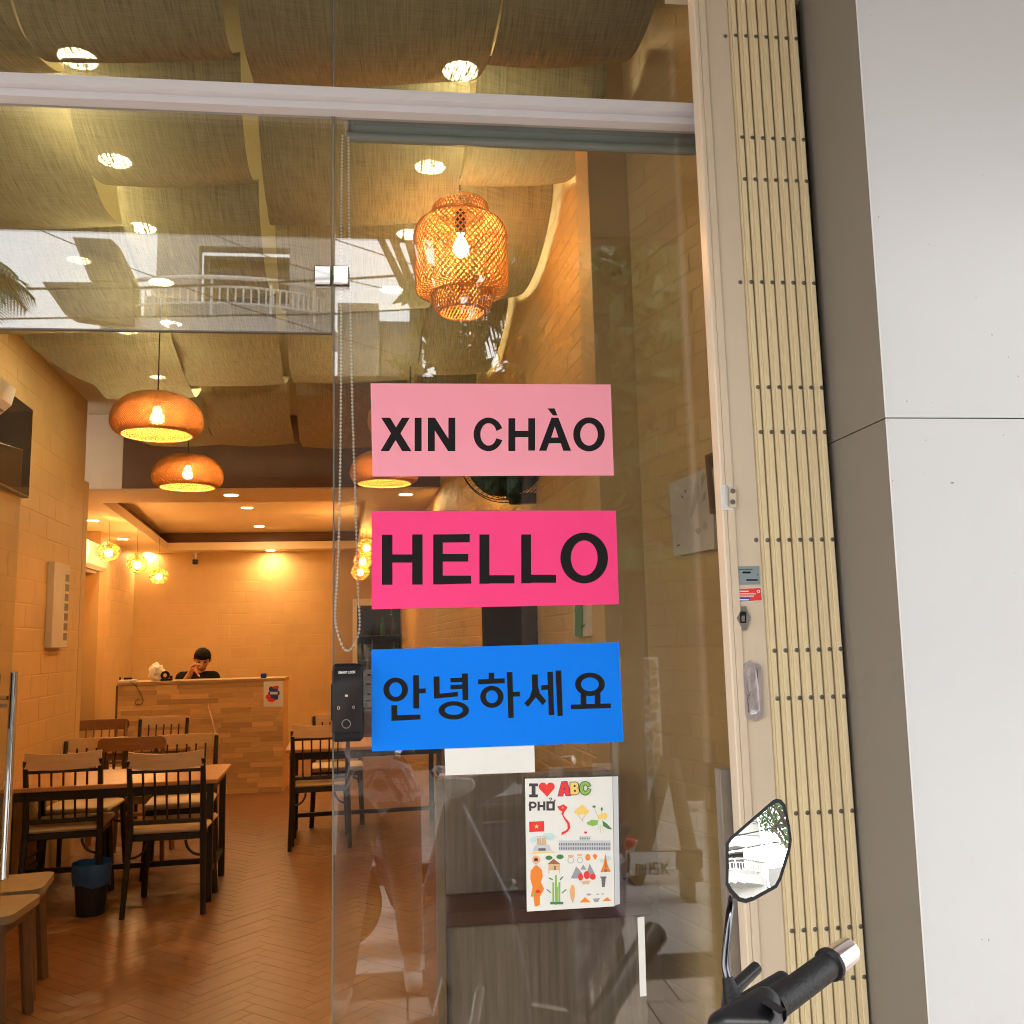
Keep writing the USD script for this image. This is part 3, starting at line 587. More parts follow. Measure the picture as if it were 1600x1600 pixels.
pr('rock', [pg((612, 1150), (650, 1070), (668, 1025), (700, 1055), (730, 1100), (735, 1150)), pg((780, 1090), (808, 995), (835, 1050), (862, 1100), (870, 1150), (790, 1150)), pg((712, 1060), (742, 1005), (775, 1058))], 'grey'); pr('sail', [ell(715, 1135, 25, 38), ell(778, 1115, 30, 42), ell(842, 1132, 30, 32)], 'red', 1); pr('boat', pg((722, 1180), (818, 1172), (800, 1210), (740, 1210)), 'tan', 2)
pr('coffee_cup', [rc(920, 1130, 984, 1146), pg((930, 1146), (976, 1146), (966, 1240), (938, 1240))], 'grey_dark')
pr('bamboo', [rc(420, 1190, 438, 1415), rc(448, 1115, 468, 1425), rc(484, 1190, 502, 1415), rc(470, 1240, 480, 1418)], 'green'); pr('bamboo_leaf', [st((385, 1145), (425, 1165), 12), st((500, 1165), (530, 1130), 12), st((362, 1265), (405, 1300), 10), st((520, 1305), (565, 1265), 10), rc(398, 1395, 534, 1420)], 'green_dark', 1)
pr('rice_ear', [ell(630, 1300, 26, 85)], 'orange_pale'); pr('rice_leaf', [st((610, 1300), (632, 1405), 10), st((655, 1300), (632, 1405), 10)], 'green_pale', 1)
pr('dish', [pg((705, 1400), (760, 1345), (820, 1398)), pg((938, 1388), (990, 1345), (1035, 1385))], 'orange_deep'); pr('bowl', [pg((840, 1362), (918, 1355), (895, 1395), (860, 1397)), ell(800, 1318, 24, 10), ell(893, 1315, 14, 6), ell(945, 1312, 14, 6)], 'grey')

pcd = T('paper_card', 'blank white card on the glass sticking out below the blue sign', 'card', hy(766, 1208, 0))
P(pcd, 'sheet', plate(onplane(Polygon([(694, 1150), (834, 1146), (836, 1206.5), (696, 1211.5)]), -0.0002), -0.0002, 0.0008), 'paper', w=True)
# papers and strips on the glass
for nm, lab, cat, cs_, mt, y in (('paper_notice', 'small white printed notice inside the glass half hidden by the blue sign', 'notice', [(566, 1047), (590, 1046), (590, 1105), (568, 1105)], 'paper_grey', 0.013),
                          ('white_strip', 'narrow upright white strip on the glass in front of the low cabinet', 'strip', [(996, 1433.5), (1006.5, 1432), (1010, 1556), (1000, 1557)], 'paper', -0.001)):
    c = np.array(cs_); t = T(nm, lab, cat, hy(*c.mean(0), y))
    P(t, 'sheet', plate(onplane(Polygon(cs_), y), y, 0.0008), mt, w=True)
    if nm == 'paper_notice':
        P(t, 'printed_line', plate(onplane(unary_union([rc(574, 1053, 580, 1056), rc(572, 1068, 580, 1070), rc(574, 1083, 580, 1086), rc(571, 1094, 580, 1096), ring(572, 1101, 2, 2, 0.8)]), y-0.0009), y-0.0009, 0.0003), 'ink', w=True)
# ------------------------------------------------------------------ folding gate
YG = -0.10
ZG = 3.10
gate = T('folding_gate', 'cream folding steel gate pushed together at the right of the glass front', 'gate', (hy(1200, 800, YG)[0], YG, 0))
gx = lambda px, py=800: hy(px, py, YG)[0]
SL = lambda x0, py=800: x0+0.0595*py
s0, s1 = gx(SL(1081)), gx(1130+0.0695*800)
g1, g2 = gx(SL(1088.5)), gx(SL(1100))
sec = Polygon([(s0, YG+0.04), (s0, YG+0.002), (s0+0.003, YG-0.001), (g1-0.0008, YG-0.001), (g1-0.0004, YG+0.0015), (g1+0.0004, YG+0.0015), (g1+0.0008, YG-0.0035), (g2-0.0008, YG-0.0035), (g2-0.0004, YG+0.002), (g2+0.0004, YG+0.002), (g2+0.0008, YG), (s1-0.002, YG), (s1, YG+0.002), (s1, YG+0.04)])
m = trimesh.creation.extrude_polygon(sec, ZG-0.03, engine='earcut'); m.apply_translation((0, 0, 0.03)); P(gate, 'stile', m, 'gate_cream', w=True)
gap = (gx(1327, 1457)-gx(1237, 1457))/5
c0 = gx(1237, 1457)
rows = [58, 216, 281, 441, 605, 675, 844, 1017, 1092, 1273, 1457, 1537]
for k in range(7):
    xc = c0+gap*k; a, b = xc-gap*0.57, xc+gap*0.23
    sec = Polygon([(a, YG+0.03), (a, YG+0.006), (a+0.0025, YG+0.0035), (a+(b-a)*0.36, YG+0.0035), (a+(b-a)*0.40, YG+0.006), (a+(b-a)*0.44, YG+0.0005), (b-0.002, YG), (b, YG+0.002), (b, YG+0.03)])
    m = trimesh.creation.extrude_polygon(sec, ZG-0.04, engine='earcut'); m.apply_translation((0, 0, 0.04))
    sl = P(gate, 'slat', m, 'gate_slat', w=True)
    for py in rows:
        z = hy(1200, py, YG)[2]+(xc-c0)*0.0
        P(sl, 'rivet', ball((xc+0.0012, YG+0.0004, z), 0.0050, 1, (1, 0.5, 1)), 'rivet', True, w=True)
for py in (58, 441, 844):
    P(gate, 'rivet', ball((c0-gap, YG, hy(1160, py, YG)[2]), 0.0050, 1, (1, 0.5, 1)), 'rivet', True, w=True)
P(gate, 'back_strip', bx(s1+0.001, c0+gap*7, YG+0.034, YG+0.04, 0.03, ZG), 'gap_shade', w=True)  # dark backing added behind the slats, gap shade put into its colour
for px, py in ((1100, 93), (1110, 252), (1119, 420), (1129, 568), (1136, 730), (1142, 810), (1156, 1000), (1167, 1190), (1180, 1418)):
    p = hy(px, py, YG); P(gate, 'screw', ball((p[0], YG-0.001, p[2]), 0.0032, 1, (1, 0.5, 1)), 'steel', True, w=True)
def onstile(name, pts, mat, y, th, label=None, parent=gate):
    return P(parent, name, plate(onplane(Polygon(pts) if isinstance(pts, list) else pts, y), y, th), mat, w=True, label=label)
onstile('latch_recess', [(1125, 758), (1143, 757), (1145, 797), (1127, 797)], 'white_plastic', YG-0.0036, 0.0005)
hg = onstile('hinge_plate', [(1137, 762), (1149, 762), (1150, 793), (1139, 793)], 'gate_cream', YG-0.0042, 0.003)
for py in (768, 785): P(hg, 'bolt', ball((gx(1143, py), YG-0.0075, hy(1143, py, YG)[2]), 0.0056, 2, (1, 0.5, 1)), 'rivet', True, w=True)
P(hg, 'pin', rod(hy(1136.5, 758, YG-0.008), hy(1138.5, 791, YG-0.008), 0.0018), 'steel', w=True)
mp = onstile('maker_plate', [(1151, 885), (1186, 884.5), (1187.5, 913), (1152.5, 913.5)], 'blind_grey', YG-0.0005, 0.001, 'small grey metal plate')
mp_l = [rc(1160, 893, 1173, 896), rc(1154, 889, 1176, 890), rc(1166, 905, 1184, 907.5)]
P(mp, 'print', plate(onplane(unary_union(mp_l), YG-0.0016), YG-0.0016, 0.0003), 'ink', w=True)
for px, py in ((1154, 900), (1183, 898)): P(mp, 'screw', ball((gx(px, py), YG-0.0016, hy(px, py, YG)[2]), 0.003, 1, (1, 0.5, 1)), 'steel', True, w=True)
stk = T('sticker', 'small red and white sticker stuck on the cream gate above its oval lock', 'sticker', hy(1169, 941, YG))
def onst(name, sh, mat, lvl): P(stk, name, plate(onplane(sh, YG-0.0006-0.0004*lvl), YG-0.0006-0.0004*lvl, 0.0003), mat, w=True)
onst('sheet', Polygon([(1147, 919.5), (1189.5, 917.5), (1191.5, 938.5), (1149, 941.5)]), 'paper', 0)
onst('red_field', Polygon([(1148.2, 920.5), (1188.5, 918.6), (1190.3, 937.8), (1150, 940.5)]), 'print_red', 1)
onst('blue_field', Polygon([(1150, 934.6), (1171.5, 933.8), (1172, 939), (1150.4, 940)]), 'print_blue', 2)
onst('printed_line', unary_union([rc(1150, 923, 1170, 924.8), rc(1150, 927, 1181, 928.6), rc(1150, 930.6, 1178, 932.2), rc(1151.5, 936, 1170.5, 938.2), ring(1185, 924, 2.6, 2.4, 1.1)]), 'paper', 3)
ol = onstile('oval_lock', [(1150, 966), (1156, 955), (1157, 948), (1164, 947), (1167, 955), (1172, 965), (1168, 976), (1166, 984), (1159, 985), (1156, 977)], 'steel', YG-0.0005, 0.004, 'oval steel lock')
P(ol, 'key_slot', plate(onplane(rc(1158, 957, 1164.5, 972).buffer(1.5), YG-0.0046), YG-0.0046, 0.0004), 'black_plastic', w=True)
P(ol, 'key_cylinder', plate(onplane(rc(1158.6, 962, 1163.6, 971), YG-0.005), YG-0.005, 0.0008), 'post_steel', w=True)
hpoly = Polygon([(1160, 1038), (1167, 1035), (1171, 1032), (1176, 1036), (1184, 1037), (1188, 1042), (1191.5, 1116), (1190, 1121), (1182, 1123), (1178, 1127), (1173, 1124), (1166, 1122), (1163.5, 1117)])
hin = Polygon([(1164, 1048), (1169, 1042.5), (1178, 1042), (1182.5, 1047), (1186, 1108), (1182, 1115), (1172, 1116), (1167, 1110)])
ph = onstile('pull_handle', hpoly.difference(hin), 'dull_steel', YG-0.0005, 0.005, 'sunk steel finger pull')
zc = [hy(1175, q, YG)[2] for q in (1116, 1042)]; xa, xb = gx(1165.5, 1080), gx(1184.5, 1080)
def cup(u, v):
    d = math.sin(PI*min(max(u, 0), 1))**0.7*math.sin(PI*v)**0.25
    return (xa+(xb-xa)*u+(v-0.5)*-0.006, YG-0.0042+0.0036*d, zc[0]+(zc[1]-zc[0])*v)
P(ph, 'pull_cup', sheet(cup, 10, 14), 'dull_steel', True, w=True)
P(ph, 'worn_mark', tube([hy(1170, 1103, YG-0.004), hy(1167, 1096, YG-0.004), hy(1172, 1086, YG-0.004), hy(1173, 1080, YG-0.004)], 0.0011, 5), 'steel', w=True)
P(gate, 'top_rail', bx(s0-0.05, c0+gap*8, YG-0.008, YG+0.06, ZG+0.001, ZG+0.05), 'gate_cream', w=True)
# post beside the stile
p0, p1 = hy(1122, 1202, -0.045)[0], hy(1149, 1202, -0.045)[0]
pb0 = hy(1140, 1540, -0.045)[0]
S('steel_post', cb(p0, p1+0.006, -0.055, -0.020, 0.0, hy(1135, 1202, -0.05)[2], 0.002), 'post_steel', 'worn square steel post standing close to the left edge of the cream gate', 'post')

# ------------------------------------------------------------------ white clad pillar at the right
YC = -0.32
F0, F1 = hy(1338, 0, YC), hy(1452, 1600, YC); B0, B1 = hy(1247, 0, YG+0.03), hy(1353, 1600, YG+0.03)
ln = lambda a, b, z: a+(b-a)*((z-a[2])/(b[2]-a[2]))
zs_ = hy(1382, 653, YC)[2]
col = T('pillar', 'wide pillar clad in white panels right of the gate, brown-grey on its left side', 'pillar', (F1[0]+0.8, YC, 0))
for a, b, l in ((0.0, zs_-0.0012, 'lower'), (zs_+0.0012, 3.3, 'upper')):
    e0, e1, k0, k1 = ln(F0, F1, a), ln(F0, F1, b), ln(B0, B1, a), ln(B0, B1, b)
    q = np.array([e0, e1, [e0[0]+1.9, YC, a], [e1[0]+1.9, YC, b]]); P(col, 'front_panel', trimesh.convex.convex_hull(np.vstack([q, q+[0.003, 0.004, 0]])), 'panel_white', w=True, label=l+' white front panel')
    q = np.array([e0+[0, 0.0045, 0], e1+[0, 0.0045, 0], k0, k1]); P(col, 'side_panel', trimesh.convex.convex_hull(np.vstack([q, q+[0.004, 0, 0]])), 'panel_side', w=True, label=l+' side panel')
    P(col, 'edge_trim', bar(e0+[-0.0008, -0.0008, 0], e1+[-0.0008, -0.0008, 0], 0.0022, 0.0022), 'white_plastic', w=True)
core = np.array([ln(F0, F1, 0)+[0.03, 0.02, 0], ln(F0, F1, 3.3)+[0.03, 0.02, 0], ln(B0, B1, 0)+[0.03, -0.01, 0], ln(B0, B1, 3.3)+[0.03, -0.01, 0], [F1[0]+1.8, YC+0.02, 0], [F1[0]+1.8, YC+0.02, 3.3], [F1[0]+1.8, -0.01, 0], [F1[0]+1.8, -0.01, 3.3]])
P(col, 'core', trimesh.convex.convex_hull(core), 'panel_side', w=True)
sp = [(1360, 24), (1532, 205), (1535, 273), (1452, 382), (1525, 465), (1550, 523), (1373, 339), (1417, 627), (1456, 629), (1446, 688), (1576, 558), (1591, 588), (1444, 740), (1395, 751), (1568, 680), (1545, 1469), (1534, 1468), (1585, 895)]
for px, py in sp:
    p = hy(px, py, YC-0.0003); r = RNG.uniform(0.0009, 0.0018)
    P(col, 'scuff', move(ball((0, 0, 0), r, 1, (0.6, 0.2, 1.3)), p, ry=RNG.uniform(-40, 40)), 'speck', w=True)
p = hy(1488, 754.5, YC-0.0003); P(col, 'scuff', bx(p[0]-0.0028, p[0]+0.0028, YC-0.0008, YC+0.0001, p[2]-0.0008, p[2]+0.0008), 'ink', w=True)

S('shop_front_pier', bx(XR+0.002, F1[0]+1.75, 0.0, 0.12, 0.0, ZT-0.002), 'panel_side', 'added dark filler behind the pushed-together gate and the pillar, closing off sky light', 'wall')  # filler added so no bright sky leaks between slats and pillar
# ------------------------------------------------------------------ lamps
def weave(prof, nh, turns, rt_, seg=70, n=3):
    """Two sets of crossing cane strips wound over a profile [(radius, z), ...]."""
    pr_ = np.array(prof, float); s = np.r_[0, np.cumsum(np.linalg.norm(np.diff(pr_, axis=0), axis=1))]; s /= s[-1]
    tt = np.linspace(0, 1, seg); R_, Z_ = np.interp(tt, s, pr_[:, 0]), np.interp(tt, s, pr_[:, 1])
    out = []
    for d in (1, -1):
        for i in range(nh):
            a = 2*PI*i/nh+d*turns*2*PI*tt; rr = R_+d*rt_*0.5
            out.append(tube(np.stack([rr*np.cos(a), rr*np.sin(a), Z_], 1), rt_, n, caps=False))
    return out
def torus(R, z, r, n=40): return tube([(R*math.cos(a), R*math.sin(a), z) for a in np.linspace(0, 2*PI, n, endpoint=False)], r, 5, closed=True)
def smoothprof(p, k=60):
    p = np.array(p, float); s = np.r_[0, np.cumsum(np.linalg.norm(np.diff(p, axis=0), axis=1))]
    from scipy.interpolate import PchipInterpolator
    t = np.linspace(0, s[-1], k); return np.stack([PchipInterpolator(s, p[:, 0])(t), PchipInterpolator(s, p[:, 1])(t)], 1)
def bulb_lamp(parent, z, r=0.032, mat='bulb', cord=0.5, holder=0.05):
    P(parent, 'light_bulb', [ball((0, 0, z), r, 2), lathe([(0.0, z+r*1.9), (r*0.45, z+r*1.8), (r*0.75, z+r*0.7), (r*0.5, z+r*0.3), (0, z+r*0.3)], 16)], mat, True)
    P(parent, 'bulb_holder', lathe([(0, z+r*2+holder), (0.019, z+r*2+holder), (0.021, z+r*1.9), (0, z+r*1.9)], 16), 'black_plastic')
    P(parent, 'cord', rod((0, 0, z+r*2+holder), (0, 0, z+cord), 0.0032, 6), 'black_cord')
# tall lantern
LZ = 3.2
lb_, ltp = hd(722, 488, LZ), hd(718, 314, LZ)
lh = ltp[2]-lb_[2]; lr = (798-648)/2*LZ/FPX
lan = T('pendant_lantern', 'tall tiered cane lantern glowing orange behind the fixed glass', 'lamp', (*lb_[:2], lb_[2]))
pf = smoothprof([(0.50*lr, 0.0), (0.60*lr, 0.03*lh), (0.64*lr, 0.10*lh), (0.64*lr, 0.155*lh), (0.72*lr, 0.165*lh), (0.97*lr, 0.19*lh), (1.0*lr, 0.25*lh), (1.0*lr, 0.66*lh), (0.93*lr, 0.76*lh), (0.68*lr, 0.83*lh), (0.61*lr, 0.86*lh), (0.60*lr, 0.93*lh), (0.50*lr, 0.985*lh), (0.36*lr, 1.0*lh)], 90)
P(lan, 'cane_weave', weave(pf, 50, 0.42, 0.0031, 90), 'bamboo', True, kind='stuff')
P(lan, 'rim', [torus(0.50*lr, 0.0, 0.005), torus(0.36*lr, lh, 0.004), torus(0.64*lr, 0.155*lh, 0.003), torus(0.60*lr, 0.86*lh, 0.003)], 'bamboo')
bulb_lamp(lan, 0.56*lh, 0.030, 'bulb', CH-lb_[2], 0.09)
# dome lamps
def dome(lab, loc, grp='dome lamps in a row over the tables'):
    t = T('dome_lamp', lab, 'lamp', loc, group=grp)
    R_ = 0.225; H_ = 0.215
    pf = smoothprof([(0.78*R_, 0.0), (0.93*R_, 0.018), (1.0*R_, 0.065), (0.97*R_, 0.11), (0.80*R_, 0.165), (0.5*R_, 0.203), (0.2*R_, 0.214), (0.06*R_, H_)], 60)
    P(t, 'cane_weave', weave(pf, 108, 0.30, 0.0027, 46), 'bamboo', True, kind='stuff')
    pi_ = smoothprof([(0.77*R_, 0.004), (0.68*R_, 0.03), (0.60*R_, 0.09), (0.46*R_, 0.15), (0.2*R_, 0.185)], 40)
    P(t, 'inner_weave', weave(pi_, 40, 0.22, 0.0023, 34), 'bamboo', True, kind='stuff')
    P(t, 'rim', torus(0.78*R_, 0.0, 0.006), 'bamboo')
    bulb_lamp(t, 0.085, 0.032, 'bulb', CH-loc[2], 0.05)
    return t
d1 = hd(245, 679, 4.62); d2 = hd(293, 761, 6.0)
dm = dome('larger-looking dome lamp of woven cane above the near dining table', d1)
dup(dm, 'dome lamp of woven cane hanging in front of the brown fascia', d2)
d3 = hd(601, 755, 6.0); dup(dm, 'dome lamp of woven cane half hidden by the pale pink sign', d3)
d4 = hd(642, 679, 4.8); dup(dm, 'dome lamp of woven cane hidden behind the pale pink sign', d4)
d5 = hd(-70, 700, 3.6)
# small globes at the back
def globe(lab, loc, ztop, seed, grp):
    t = T('globe_lamp', lab, 'lamp', loc, group=grp); rg = random.Random(seed); o = []
    for i in range(26):
        a, b = rg.uniform(0, PI), rg.uniform(0, 2*PI); n_ = np.array([math.sin(a)*math.cos(b), math.sin(a)*math.sin(b), math.cos(a)])
        u = np.cross(n_, (0.3, 0.5, 0.8)); u /= np.linalg.norm(u); w = np.cross(n_, u); c = rg.uniform(-0.5, 0.5)*0.09; r_ = math.sqrt(0.105**2-c*c)
        o.append(tube([n_*c+(u*math.cos(k)+w*math.sin(k))*r_*np.array([1, 1, 0.92]) for k in np.linspace(0, 2*PI, 24, endpoint=False)], 0.0024, 3, closed=True))
    P(t, 'cane_weave', o, 'bamboo_light', True, kind='stuff')
    P(t, 'light_bulb', ball((0, 0, -0.01), 0.036), 'bulb_small', True)
    P(t, 'bulb_holder', rod((0, 0, 0.025), (0, 0, 0.08), 0.016), 'bamboo_light')
    P(t, 'cord', rod((0, 0, 0.08), (0, 0, ztop-loc[2]), 0.0018, 5), 'black_cord')
    return t
gl = [((170, 862), 9.0, 'globe lamp nearest the wall air conditioner, left row', 'left'), ((214, 881), 9.8, 'middle globe lamp of the left row of three', 'left'), ((248, 900), 10.7, 'rightmost globe lamp of the left row of three', 'left'),
      ((573, 855), 10.4, 'uppermost globe lamp of the cluster beside the HELLO sign', 'right'), ((567, 876), 10.6, 'middle globe lamp of the cluster beside the HELLO sign', 'right'), ((563, 893), 10.75, 'lowest globe lamp of the cluster beside the HELLO sign', 'right')]
for i, (p, Z, lab, g) in enumerate(gl): globe(lab, hd(*p, Z), CL, i, f'globe lamps hanging at the back {g}')
# recessed lights
def downlight(lab, loc, mat, r, grp, cat='ceiling light'):
    t = T('ceiling_light', lab, cat, loc, group=grp)
    P(t, 'trim_ring', lathe([(r, -0.006), (r+0.014, -0.004), (r+0.016, 0.0), (r, 0.0)], 28), 'white_plastic', 40)
    P(t, 'light_disc', lathe([(0, -0.003), (r-0.001, -0.003), (r-0.001, -0.0005), (0, -0.0005)], 28), mat)
    return t
cool = [((122, 90), 'left row, first, above the beam'), ((180, 250), 'left row, second, just under the beam'), ((222, 355), 'left row, third, over the mirrored balcony'), ((252, 440), 'left row, fourth, beside the pale gap in the cloth'), ((267, 505), 'left row, fifth, just above the transom edge'),
        ((720, 110), 'right row, first, above the beam'), ((672, 260), 'right row, second, left of the lantern cord'), ((640, 365), 'right row, third, at the lantern edge'), ((612, 452), 'right row, fourth, below left of the lantern')]
s = None
for p, l in cool:
    loc = hz(*p, CH)
    if s is None: s = downlight('round light glowing through the burlap, '+l, loc, 'lamp_cool', 0.062, 'lights above the burlap')
    else: dup(s, 'round light glowing through the burlap, '+l, loc)
sw_ = None
for Z, l in ((4.3, 'near the dark screen'), (5.35, 'beyond the dark screen'), (6.3, 'near the tall canvas')):
    a_ = ('round ceiling light above the cloth along the left brick wall, '+l, cw(-1.27-0.191*Z, Z, CH))
    if sw_ is None: sw_ = downlight(*a_, 'lamp_wall', 0.055, 'lights along the left wall')
    else: dup(sw_, *a_)
warm = [((145, 813), 'left row, nearest the recess edge'), ((192, 842), 'left row, middle one'), ((231, 864), 'left row, closest to the back wall'), ((361, 773), 'at the front edge of the low ceiling'), ((425, 861), 'washing the back wall'), ((634, 772), 'seen between the pink signs')]
s2 = None
for p, l in warm:
    loc = hz(*p, CL)-(np.array([0, 0.13, 0]) if p[0] == 425 else 0)
    if s2 is None: s2 = downlight('warm round light in the low ceiling, '+l, loc, 'lamp_warm', 0.058, 'lights in the low rear ceiling')
    else: dup(s2, 'warm round light in the low ceiling, '+l, loc)
for p, l in (((386, 793), 'nearer one'), ((405, 822), 'farther one')):
    dup(s2, 'warm round light inside the raised ceiling tray, '+l, hz(*p, CL+0.24), group='lights in the ceiling tray')

# ------------------------------------------------------------------ furniture
def chair(lab, loc, rz, style='black', group=None):
    """Faces +y; origin on the floor under the seat centre."""
    fm, rm, sm = {'black': ('black_wood', 'chair_wood', 'seat_cream'), 'round': ('black_wood', 'chair_wood', 'seat_cream'), 'wood': ('stool_wood', 'chair_wood_dark', 'chair_wood')}[style]
    t = T('dining_chair', lab, 'chair', loc, rz, group)
    P(t, 'seat', cb(-0.215, 0.215, -0.20, 0.215, 0.435, 0.468, 0.012), sm)
    P(t, 'seat_frame', [cb(-0.19, 0.19, -0.19, -0.165, 0.395, 0.434), cb(-0.19, 0.19, 0.165, 0.19, 0.395, 0.434), cb(-0.195, -0.17, -0.164, 0.164, 0.395, 0.434), cb(0.17, 0.195, -0.164, 0.164, 0.395, 0.434)], fm)
    for s in (-1, 1):
        P(t, 'leg', bar((s*0.205, 0.205, 0), (s*0.182, 0.178, 0.434), 0.028, 0.032), fm)
        P(t, 'rear_post', tube([(s*0.215, -0.255, 0), (s*0.20, -0.205, 0.40), (s*0.198, -0.20, 0.47), (s*0.198, -0.225, 0.66), (s*0.20, -0.265, 0.85)], [0.015, 0.019, 0.019, 0.017, 0.014], 8), fm, 40)
        a = np.linspace(0, PI/2, 7); P(t, 'brace', tube([(s*(0.19-0.085*math.sin(q)), -0.205, 0.31+0.085*(1-math.cos(q))) for q in a], 0.008, 6), fm)
    if style == 'black':
        def rail(u, v, o): x = -0.205+0.41*u; return (x, -0.262-0.028*(1-(2*u-1)**2)+o, 0.795+0.088*v+0.014*(2*u-1)**2)
        rl = [sheet(lambda u, v: rail(u, v, -0.009), 14, 3), sheet(lambda u, v: rail(1-u, v, 0.009), 14, 3)]
        rl += [sheet(lambda u, v: rail(1-u, 1, -0.009+0.018*v), 14, 1), sheet(lambda u, v: rail(u, 0, -0.009+0.018*v), 14, 1), sheet(lambda u, v: rail(0, v, 0.009-0.018*u), 1, 3), sheet(lambda u, v: rail(1, v, -0.009+0.018*u), 1, 3)]
        P(t, 'top_rail', rl, rm, 40)
        P(t, 'upper_bar', bar((-0.195, -0.25, 0.785), (0.195, -0.25, 0.785), 0.016, 0.018), fm)
        P(t, 'lower_bar', bar((-0.19, -0.205, 0.50), (0.19, -0.205, 0.50), 0.020, 0.024), fm)
        for k in range(5):
            x = -0.125+0.0625*k; P(t, 'spindle', rod((x, -0.205, 0.505), (x*1.02, -0.25, 0.785), 0.0065, 6), fm)
    else:
        sh = rc(-0.225, 0.775, 0.225, 0.865).buffer(-0.04).buffer(0.04)
        m = trimesh.creation.extrude_polygon(sh, 0.018, engine='earcut'); m = m.subdivide().subdivide().subdivide(); v = m.vertices
        P(t, 'top_rail', trimesh.Trimesh(np.stack([v[:, 0], -0.262-0.035*(1-(v[:, 0]/0.225)**2)-v[:, 2], v[:, 1]], 1), m.faces, process=False).copy(), rm)
        P(t, 'lower_bar', bar((-0.19, -0.205, 0.50), (0.19, -0.205, 0.50), 0.020, 0.024), fm)
        for k in range(5):
            x = -0.125+0.0625*k; P(t, 'spindle', rod((x, -0.205, 0.505), (x*1.02, -0.268, 0.80), 0.0065, 6), fm)
    return t
def table(lab, loc, rz, L=1.2, W=0.7, legm='black_wood', group=None):
    t = T('dining_table', lab, 'table', loc, rz, group)
    P(t, 'table_top', cb(-L/2, L/2, -W/2, W/2, 0.675, 0.70, 0.004), 'table_wood')
    P(t, 'apron', [cb(-L/2+0.03, L/2-0.03, s*(W/2-0.045)-0.01, s*(W/2-0.045)+0.01, 0.62, 0.6745) for s in (-1, 1)]+[cb(s*(L/2-0.045)-0.01, s*(L/2-0.045)+0.01, -W/2+0.056, W/2-0.056, 0.62, 0.6745) for s in (-1, 1)], legm)
    for sx_ in (-1, 1):
        for sy in (-1, 1): P(t, 'leg', cb(sx_*(L/2-0.05)-0.019, sx_*(L/2-0.05)+0.019, sy*(W/2-0.05)-0.019, sy*(W/2-0.05)+0.019, 0, 0.619, 0.003), legm)
        P(t, 'stretcher', cb(sx_*(L/2-0.05)-0.012, sx_*(L/2-0.05)+0.012, -W/2+0.07, W/2-0.07, 0.15, 0.18, 0.002), legm)
    P(t, 'long_stretcher', cb(-L/2+0.063, L/2-0.063, -0.015, 0.015, 0.15, 0.18, 0.002), legm)
    return t
def onfloor(px, py, h): return hz(px, py, FL+h)
TH_ = 0.70
n1 = onfloor(341, 1217, TH_); f1_ = onfloor(358, 1195, TH_)
Wt = np.linalg.norm((f1_-n1)[:2]); Wt = 0.72
tc1 = n1+DW*Wt/2-RW*0.60; tc1[2] = FL
tabA = table('wooden dining table with black legs at the left, nearest the door', tc1, RZ, 1.2, Wt)
g_ = 'chairs at the near left table'
chB = onfloor(258, 1430, 0)+DW*0.225
cA = chair('black spindle-back chair nearest the aisle, its back to the street', (*chB[:2], FL), RZ-2, 'black')
chA = onfloor(88, 1426, 0)+DW*0.225
cA2 = dup(cA, 'black spindle-back chair beside the blue-lined bin, its back to the street', (*chA[:2], FL), RZ+3)
fr = chair('round-railed chair across the near table, closer to the aisle', (*(tc1+DW*(Wt/2+0.16)+RW*0.26)[:2], FL), RZ+183, 'round')
dup(fr, 'round-railed chair across the near table, closer to the wall', (*(tc1+DW*(Wt/2+0.16)-RW*0.36)[:2], FL), RZ+178)
# second table at the left
tc2 = onfloor(285, 1168, TH_)+DW*0.30-RW*0.36; tc2[2] = FL
table('small wooden table at the left in front of the counter, mostly hidden behind chairs', tc2, RZ, 0.74, 0.6, 'stool_wood')
c_1, c_2, c_3 = hd(219, 1160, 6.85), hd(247, 1150, 8.15), hd(147, 1150, 8.0)
wd = chair('brown wooden chair with its curved back to the street before the small table', (*c_1[:2], FL), RZ, 'wood')
wd2 = chair('pale round-railed chair across the small table, closer to the counter middle', (*c_2[:2], FL), RZ+180, 'round')
dup(wd, 'brown wooden chair across the small table near the left wall', (*c_3[:2], FL), RZ+180)
# right table
nr = onfloor(450, 1172, TH_); tcr = nr+DW*0.36+RW*0.58; tcr[2] = FL
dup(tabA, 'wooden dining table with black legs at the right, cut by the glass edge', tcr, RZ)
crr = onfloor(500, 1326, 0)+DW*0.22
dup(cA, 'black spindle-back chair at the right table just left of the glass edge', (*crr[:2], FL), RZ)
dup(fr, 'round-railed chair across the right table, closer to the aisle', (*(tcr+DW*0.55-RW*0.22)[:2], FL), RZ+180)
# stools at the left edge
def stool(lab, loc, rz):
    t = T('stool', lab, 'stool', loc, rz, 'wooden stools inside the doorway')
    sh = rc(-0.20, -0.17, 0.20, 0.17).buffer(-0.05).buffer(0.05)
    m = trimesh.creation.extrude_polygon(sh, 0.03, engine='earcut'); m.apply_translation((0, 0, 0.43)); P(t, 'seat', m, 'stool_seat')
    m = trimesh.creation.extrude_polygon(sh.buffer(-0.025), 0.04, engine='earcut'); m.apply_translation((0, 0, 0.389)); P(t, 'seat_frame', m, 'stool_wood')
    for a, b in ((-1, -1), (-1, 1), (1, -1), (1, 1)): P(t, 'leg', bar((a*0.17, b*0.14, 0), (a*0.145, b*0.115, 0.389), 0.036, 0.036), 'stool_wood')
    return t
q = onfloor(75, 1376, 0.46)-RW*0.20; sA = stool('pale wooden stool at the left edge, the farther of two', (*q[:2], FL), RZ+6)
